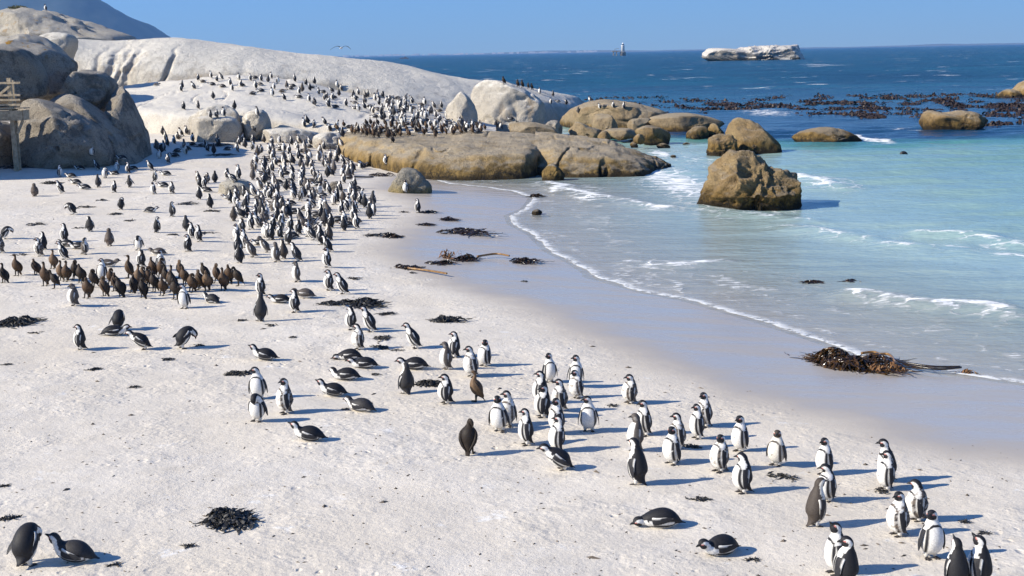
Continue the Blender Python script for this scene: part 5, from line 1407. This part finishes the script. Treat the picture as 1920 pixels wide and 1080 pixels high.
def kelp(px, py, wpx, dpx, hpx, label, mat=None, n=90, group=None, name='kelp_heap', stem=None, hold=None, rz=0.0):
    loc, _n = hit(px, py)
    dist = (Vector(CPOS) - loc).length
    wpx *= .8; hpx *= .72
    a = wpx / 2 * dist / F_PX; b_ = max(dpx / 2 * dist * dist / (F_PX * CAM_Z), a * .25); b_ = min(b_, a * .9); h = hpx * dist / F_PX
    root = bpy.data.objects.new(name, None); COL.objects.link(root); root.location = (loc[0], loc[1], max(loc[2], .02)); root.rotation_euler = (0, 0, rz)
    tag(root, label, 'seaweed', group)
    core = MB()
    th = np.linspace(0, 2 * math.pi, 20, endpoint=False)
    V = np.array([[(a * .55 * q * math.cos(t_), b_ * .55 * q * math.sin(t_), h * .45 * (1 - q * q) - .01) for t_ in th] for q in (1, .8, .55, .3, .05)]).reshape(-1, 3)
    V = V + np.stack([V[:, 0] * 0, V[:, 1] * 0, .25 * h * fbm(V * 6 / max(a, .3), 3, n)], 1)
    mb = kelp_geo(a, b_, h, int(n * 1.5), min(.022, .06 * a + .006), n * 7 + int(px))
    if h > .05: mb.add(V, grid_faces(5, 20, True).tolist() + [[80 + i for i in range(20)]])
    fr = mb.build('fronds', mat or K_DRY, root)
    inv = Matrix.Rotation(-rz, 3, 'Z')
    for pts, rad_, sm in (stem or []):
        m2 = MB(); L = [inv @ (Vector(on_any(x, y)) - root.location) for x, y in pts]
        m2.tube(catmull(np.array([(p[0], p[1], max(p[2], 0) + rad_ + (.0)) for p in L]), 24), np.linspace(rad_, rad_ * .8, 24), 8)
        m2.build('stipe', sm, root, True)
    for x, y, rad_ in (hold or []):
        c0 = inv @ (Vector(on_any(x, y)) - root.location); m3 = kelp_geo(rad_ * 1.4, rad_, rad_ * .9, 36, .02, int(x)); 
        o_ = m3.build('holdfast', K_HOLD, root); o_.location = c0
    return root
def on_any(x, y):
    return hit(x, y)[0]
kelp(434, 976, 106, 34, 22, 'heap of dry black kelp alone on the sand at lower left', n=150)
kelp(22, 606, 90, 26, 18, 'dry black kelp heap cut by the left edge', n=130)
kelp(672, 572, 100, 24, 14, 'big spread of dry kelp below the penguin crowd', n=160, rz=.2)
kelp(622, 570, 60, 8, 5, 'thin tail of dry kelp left of the big spread', n=50)
kelp(842, 602, 66, 18, 14, 'rounded dark kelp heap near the wet sand edge', n=110)
kelp(806, 722, 52, 26, 16, 'black kelp heap between the grey-backed penguin and its neighbour', n=120)
kelp(445, 702, 44, 12, 8, 'small dark kelp clump left of the resting penguins', n=60)
kelp(738, 445, 44, 16, 12, 'dark kelp mound at the edge of the wet sand', K_WET, n=90)
kelp(700, 441, 60, 8, 3, 'thin string of kelp left of the dark mound', n=30)
kelp(872, 437, 112, 18, 11, 'long glossy brown kelp heap on the wet sand', K_WET, n=150, rz=-.3)
kelp(868, 488, 62, 16, 14, 'wet kelp heap with a long orange-brown stalk', K_WET, n=110, stem=[([(895, 485), (930, 483), (955, 488)], .035, K_STEM)], hold=[(846, 484, .28)])
kelp(984, 492, 64, 12, 13, 'glossy dark kelp mound at the end of the orange stalk', K_WET, n=110)
kelp(762, 503, 52, 14, 9, 'kelp heap with a straight golden stalk', K_WET, n=80, stem=[([(765, 505), (800, 511), (838, 519)], .035, K_STEM)])
kelp(820, 494, 56, 8, 7, 'narrow dark kelp heap between two stalked ones', K_WET, n=70)
kelp(836, 412, 46, 8, 6, 'thin dark kelp patch above the long glossy heap', K_WET, n=60)
kelp(795, 422, 40, 8, 5, 'small kelp patch left of the long glossy heap', K_WET, n=50)
kelp(802, 399, 40, 8, 6, 'kelp heap beside the penguin on the wet sand', K_WET, n=60)
kelp(756, 398, 20, 5, 4, 'tiny kelp scrap left of the wet sand penguin', K_WET, n=24)
kelp(1000, 370, 36, 8, 8, 'kelp clump in the swash by the surf', K_WET, n=60)
kelp(1118, 378, 44, 6, 5, 'dark kelp clump drifting in the thin surf', K_WET, n=50, stem=[([(1130, 379), (1150, 381), (1185, 389)], .02, K_BLACK)])
kelp(1525, 547, 44, 8, 6, 'black kelp clump floating in the shallows', K_WET, n=60)
kelp(1595, 548, 36, 5, 2, 'faint kelp streak right of the floating clump', K_WET, n=24)
kelp(716, 330, 52, 8, 8, 'brown kelp heap beside the speckled boulder', K_WET, n=60, stem=[([(700, 333), (670, 333), (640, 331)], .04, K_BLACK)])
kelp(530, 303, 52, 10, 9, 'brown and black kelp pile inside the penguin crowd', K_WET, n=80)
kelp(30, 314, 80, 10, 7, 'strands of dark weed on the shaded sand at the left edge', n=80)
kelp(95, 344, 38, 8, 6, 'dark weed pile beside a leaning penguin at the upper left', n=60)
kelp(415, 291, 60, 4, 3, 'flat line of dark weed on the sand behind the crowd', n=50)
kelp(400, 272, 90, 5, 3, 'dark weed line in front of the tan-streaked white boulder', n=70)
kelp(1596, 688, 190, 26, 34, 'large glossy brown kelp mass at the water edge with orange stalks', mat_kelp('brown_kelp', (0.016, 0.010, 0.004), (0.085, 0.042, 0.010), 0.2), n=330, rz=-.45,
     stem=[([(1615, 672), (1640, 672), (1655, 680), (1662, 690)], .03, K_STEM), ([(1610, 678), (1635, 680), (1650, 692)], .03, K_STEM), ([(1630, 676), (1665, 676), (1680, 690)], .03, K_STEM), ([(1660, 680), (1700, 690), (1750, 698), (1800, 700)], .026, K_BLACK), ([(1670, 682), (1710, 694), (1760, 702), (1802, 701)], .026, K_BLACK)],
     hold=[(1656, 698, .20), (1678, 696, .17), (1811, 702, .13)])
SCR = [(178, 693, 32, 'kelp scrap with a pale stalk on open sand at left'), (318, 675, 34, 'flat kelp scrap below the stooping penguin'), (250, 726, 18, 'small kelp scrap left of the black clump'), (372, 648, 24, 'kelp scrap at the feet of the stooping penguin'), (448, 601, 20, 'kelp knot left of the tall grey back'), (510, 611, 26, 'kelp scrap right of the tall grey back'),
 (551, 633, 22, 'kelp scrap in the gap above the resting cluster'), (718, 634, 54, 'twiggy kelp strand behind the mottled penguin'), (728, 590, 46, 'kelp twig with a brown bulb below the big spread'), (712, 652, 40, 'dark kelp strand beside the mottled penguin'), (745, 657, 28, 'kelp scrap left of the lone leaning walker'),
 (1466, 895, 62, 'flat twig of seaweed below the brown-backed penguin'), (1312, 938, 34, 'black seaweed scrap right of the stretched-neck penguin'), (1296, 838, 30, 'weed scrap at the feet of the small grey moulting penguin'), (1148, 761, 22, 'dark weed scrap between the file and the shaggy penguin'), (18, 972, 42, 'weed strand above the bowing penguin at bottom left'), (352, 1025, 22, 'short dark stick with an orange tip on the sand'),
 (216, 1060, 14, 'small brown lump beside the grey-backed lying penguin'), (6, 912, 14, 'dark scrap at the left edge of the open sand'), (12, 684, 14, 'tiny dark scrap near the left edge'), (650, 768, 10, 'tiny scrap left of the small grey lying penguin'), (705, 703, 16, 'orange-brown scrap right of the open-billed penguin'), (1650, 922, 24, 'weed scrap at the feet of the overlapping two'), (1812, 980, 26, 'dark stick on the sand near the right edge'), (1846, 1000, 14, 'short dark twig near the right edge'), (1412, 1050, 14, 'pale yellowish leaf on the sand near the curled-up penguin'), (380, 438, 46, 'dry weed patch at the left fringe of the crowd'), (325, 441, 28, 'dark weed lump left of the turned-away grey penguin'), (345, 382, 60, 'thin weed line reaching toward the tan rock'), (400, 396, 40, 'dry weed under the lone turned-back penguin'), (190, 376, 26, 'weed scrap under the penguin resting on its tail'), (60, 422, 40, 'long thin weed strand on the sand at left'), (145, 428, 22, 'weed scrap left of the grey walker'), (216, 402, 34, 'curved weed stick below the preening ball'), (160, 389, 30, 'weed stick right of the bowing left-facing penguin'), (245, 414, 24, 'weed stick above the one looking right'), (40, 478, 26, 'weed scrap above the lone brown cormorant'), (68, 625, 18, 'small weed bit right of the left-edge heap'), (775, 512, 16, 'reddish scrap on the wet sand below the golden stalk'), (985, 528, 14, 'dark scrap on the swash edge'), (662, 523, 30, 'seaweed scrap right of the juvenile at the wet edge')]
for x, y, w, lab in SCR:
    kelp(x, y, w, w * .22, 3.2, lab, n=14 if w < 30 else 24, name='seaweed_scrap', group='seaweed scraps on the sand', rz=krng.uniform(-.3, .3))

# floating kelp bed offshore
r = random.Random(23); mb = MB()
BANDS = [((1040, 1330), (182, 214), 90), ((1290, 1540), (186, 208), 240), ((1440, 1760), (178, 186), 90), ((1540, 1700), (192, 206), 170), ((1700, 1920), (186, 208), 280), ((1560, 1650), (214, 222), 50), ((1850, 1990), (208, 238), 130), ((1500, 1850), (198, 222), 90), ((1760, 1920), (176, 186), 60)]
for (x0, x1), (y0, y1), n in BANDS:
    for i in range(int(n * 2.6)):
        px, py = r.uniform(x0, x1), r.uniform(y0, y1)
        if vnoise(np.array([[px / 22, py / 4, 0]]), 77)[0] < -.02: continue
        c = on_z(px, py, 0)
        for j in range(r.choice((2, 3, 4))):
            hh = r.uniform(.03, .16) * (2.2 if r.random() < .15 else 1); d = r.uniform(0, 6.28); L = r.uniform(.3, 1.0)
            bx, by = c[0] + r.gauss(0, .35), c[1] + r.gauss(0, .5)
            pts = catmull(np.array([(bx, by, -.15), (bx + L * .3 * math.cos(d), by + L * .3 * math.sin(d), hh * .8), (bx + L * .7 * math.cos(d), by + L * .7 * math.sin(d), hh), (bx + L * math.cos(d), by + L * math.sin(d), -.05)]), 6)
            w = r.uniform(.05, .13); T = np.array((-math.sin(d), math.cos(d), r.uniform(-.6, .6)))
            V = np.stack([pts - T * w, pts + (0, 0, .03), pts + T * w, pts - (0, 0, .02)], 1).reshape(-1, 3)
            mb.add(V, grid_faces(6, 4, True).tolist())
tag(mb.build('floating_kelp', mat_kelp('bed_kelp', (0.014, 0.008, 0.004), (0.05, 0.022, 0.008), 0.6)), 'bed of dark kelp blades floating offshore', 'kelp', kind='stuff')
sl = MB(); sl.tube(catmull(np.array([(-.2, 0, -.05), (-.1, 0, .08), (.05, 0, .12), (.18, 0, .04), (.24, 0, -.05)]), 10), [.03, .09, .12, .12, .11, .1, .09, .08, .06, .03], 10)
o = sl.build('seal', plain('seal_fur', (0.02, 0.017, 0.015), 0.35), None, True); p = on_z(1694, 290, 0); o.location = (p[0], p[1], 0.0)
tag(o, 'small dark head of an animal swimming in the turquoise water', 'animal')

# grit: bits of weed, shell and droppings too small to pick apart
mb = MB(); r = random.Random(31)
for i in range(1500):
    py = 300 + 800 * r.random() ** .8; px = r.uniform(-60, 1980)
    p = on_ground_fast = on_z(px, py, 1.0)
    if wet_d(p[None])[0] > -.3: continue
    L = hit(px, py)[0]
    if L is None or L.z > 2.6 or L.y > 75: continue
    s_ = r.uniform(.004, .016) * (2.2 if r.random() < .08 else 1); e = r.uniform(1, 3.5); a = r.uniform(0, 3.14)
    D = np.array((math.cos(a), math.sin(a), 0)) * s_ * e; Q = np.array((-math.sin(a), math.cos(a), 0)) * s_
    C = np.array(L)
    mb.add([C - D, C + Q, C + D, C - Q, C + (0, 0, s_ * .9)], [(0, 1, 4), (1, 2, 4), (2, 3, 4), (3, 0, 4)])
tag(mb.build('beach_debris', plain('debris', (0.10, 0.08, 0.06), 0.8, 0.6, 3)), 'fine scraps of weed and shell strewn on the sand', 'debris', kind='stuff')
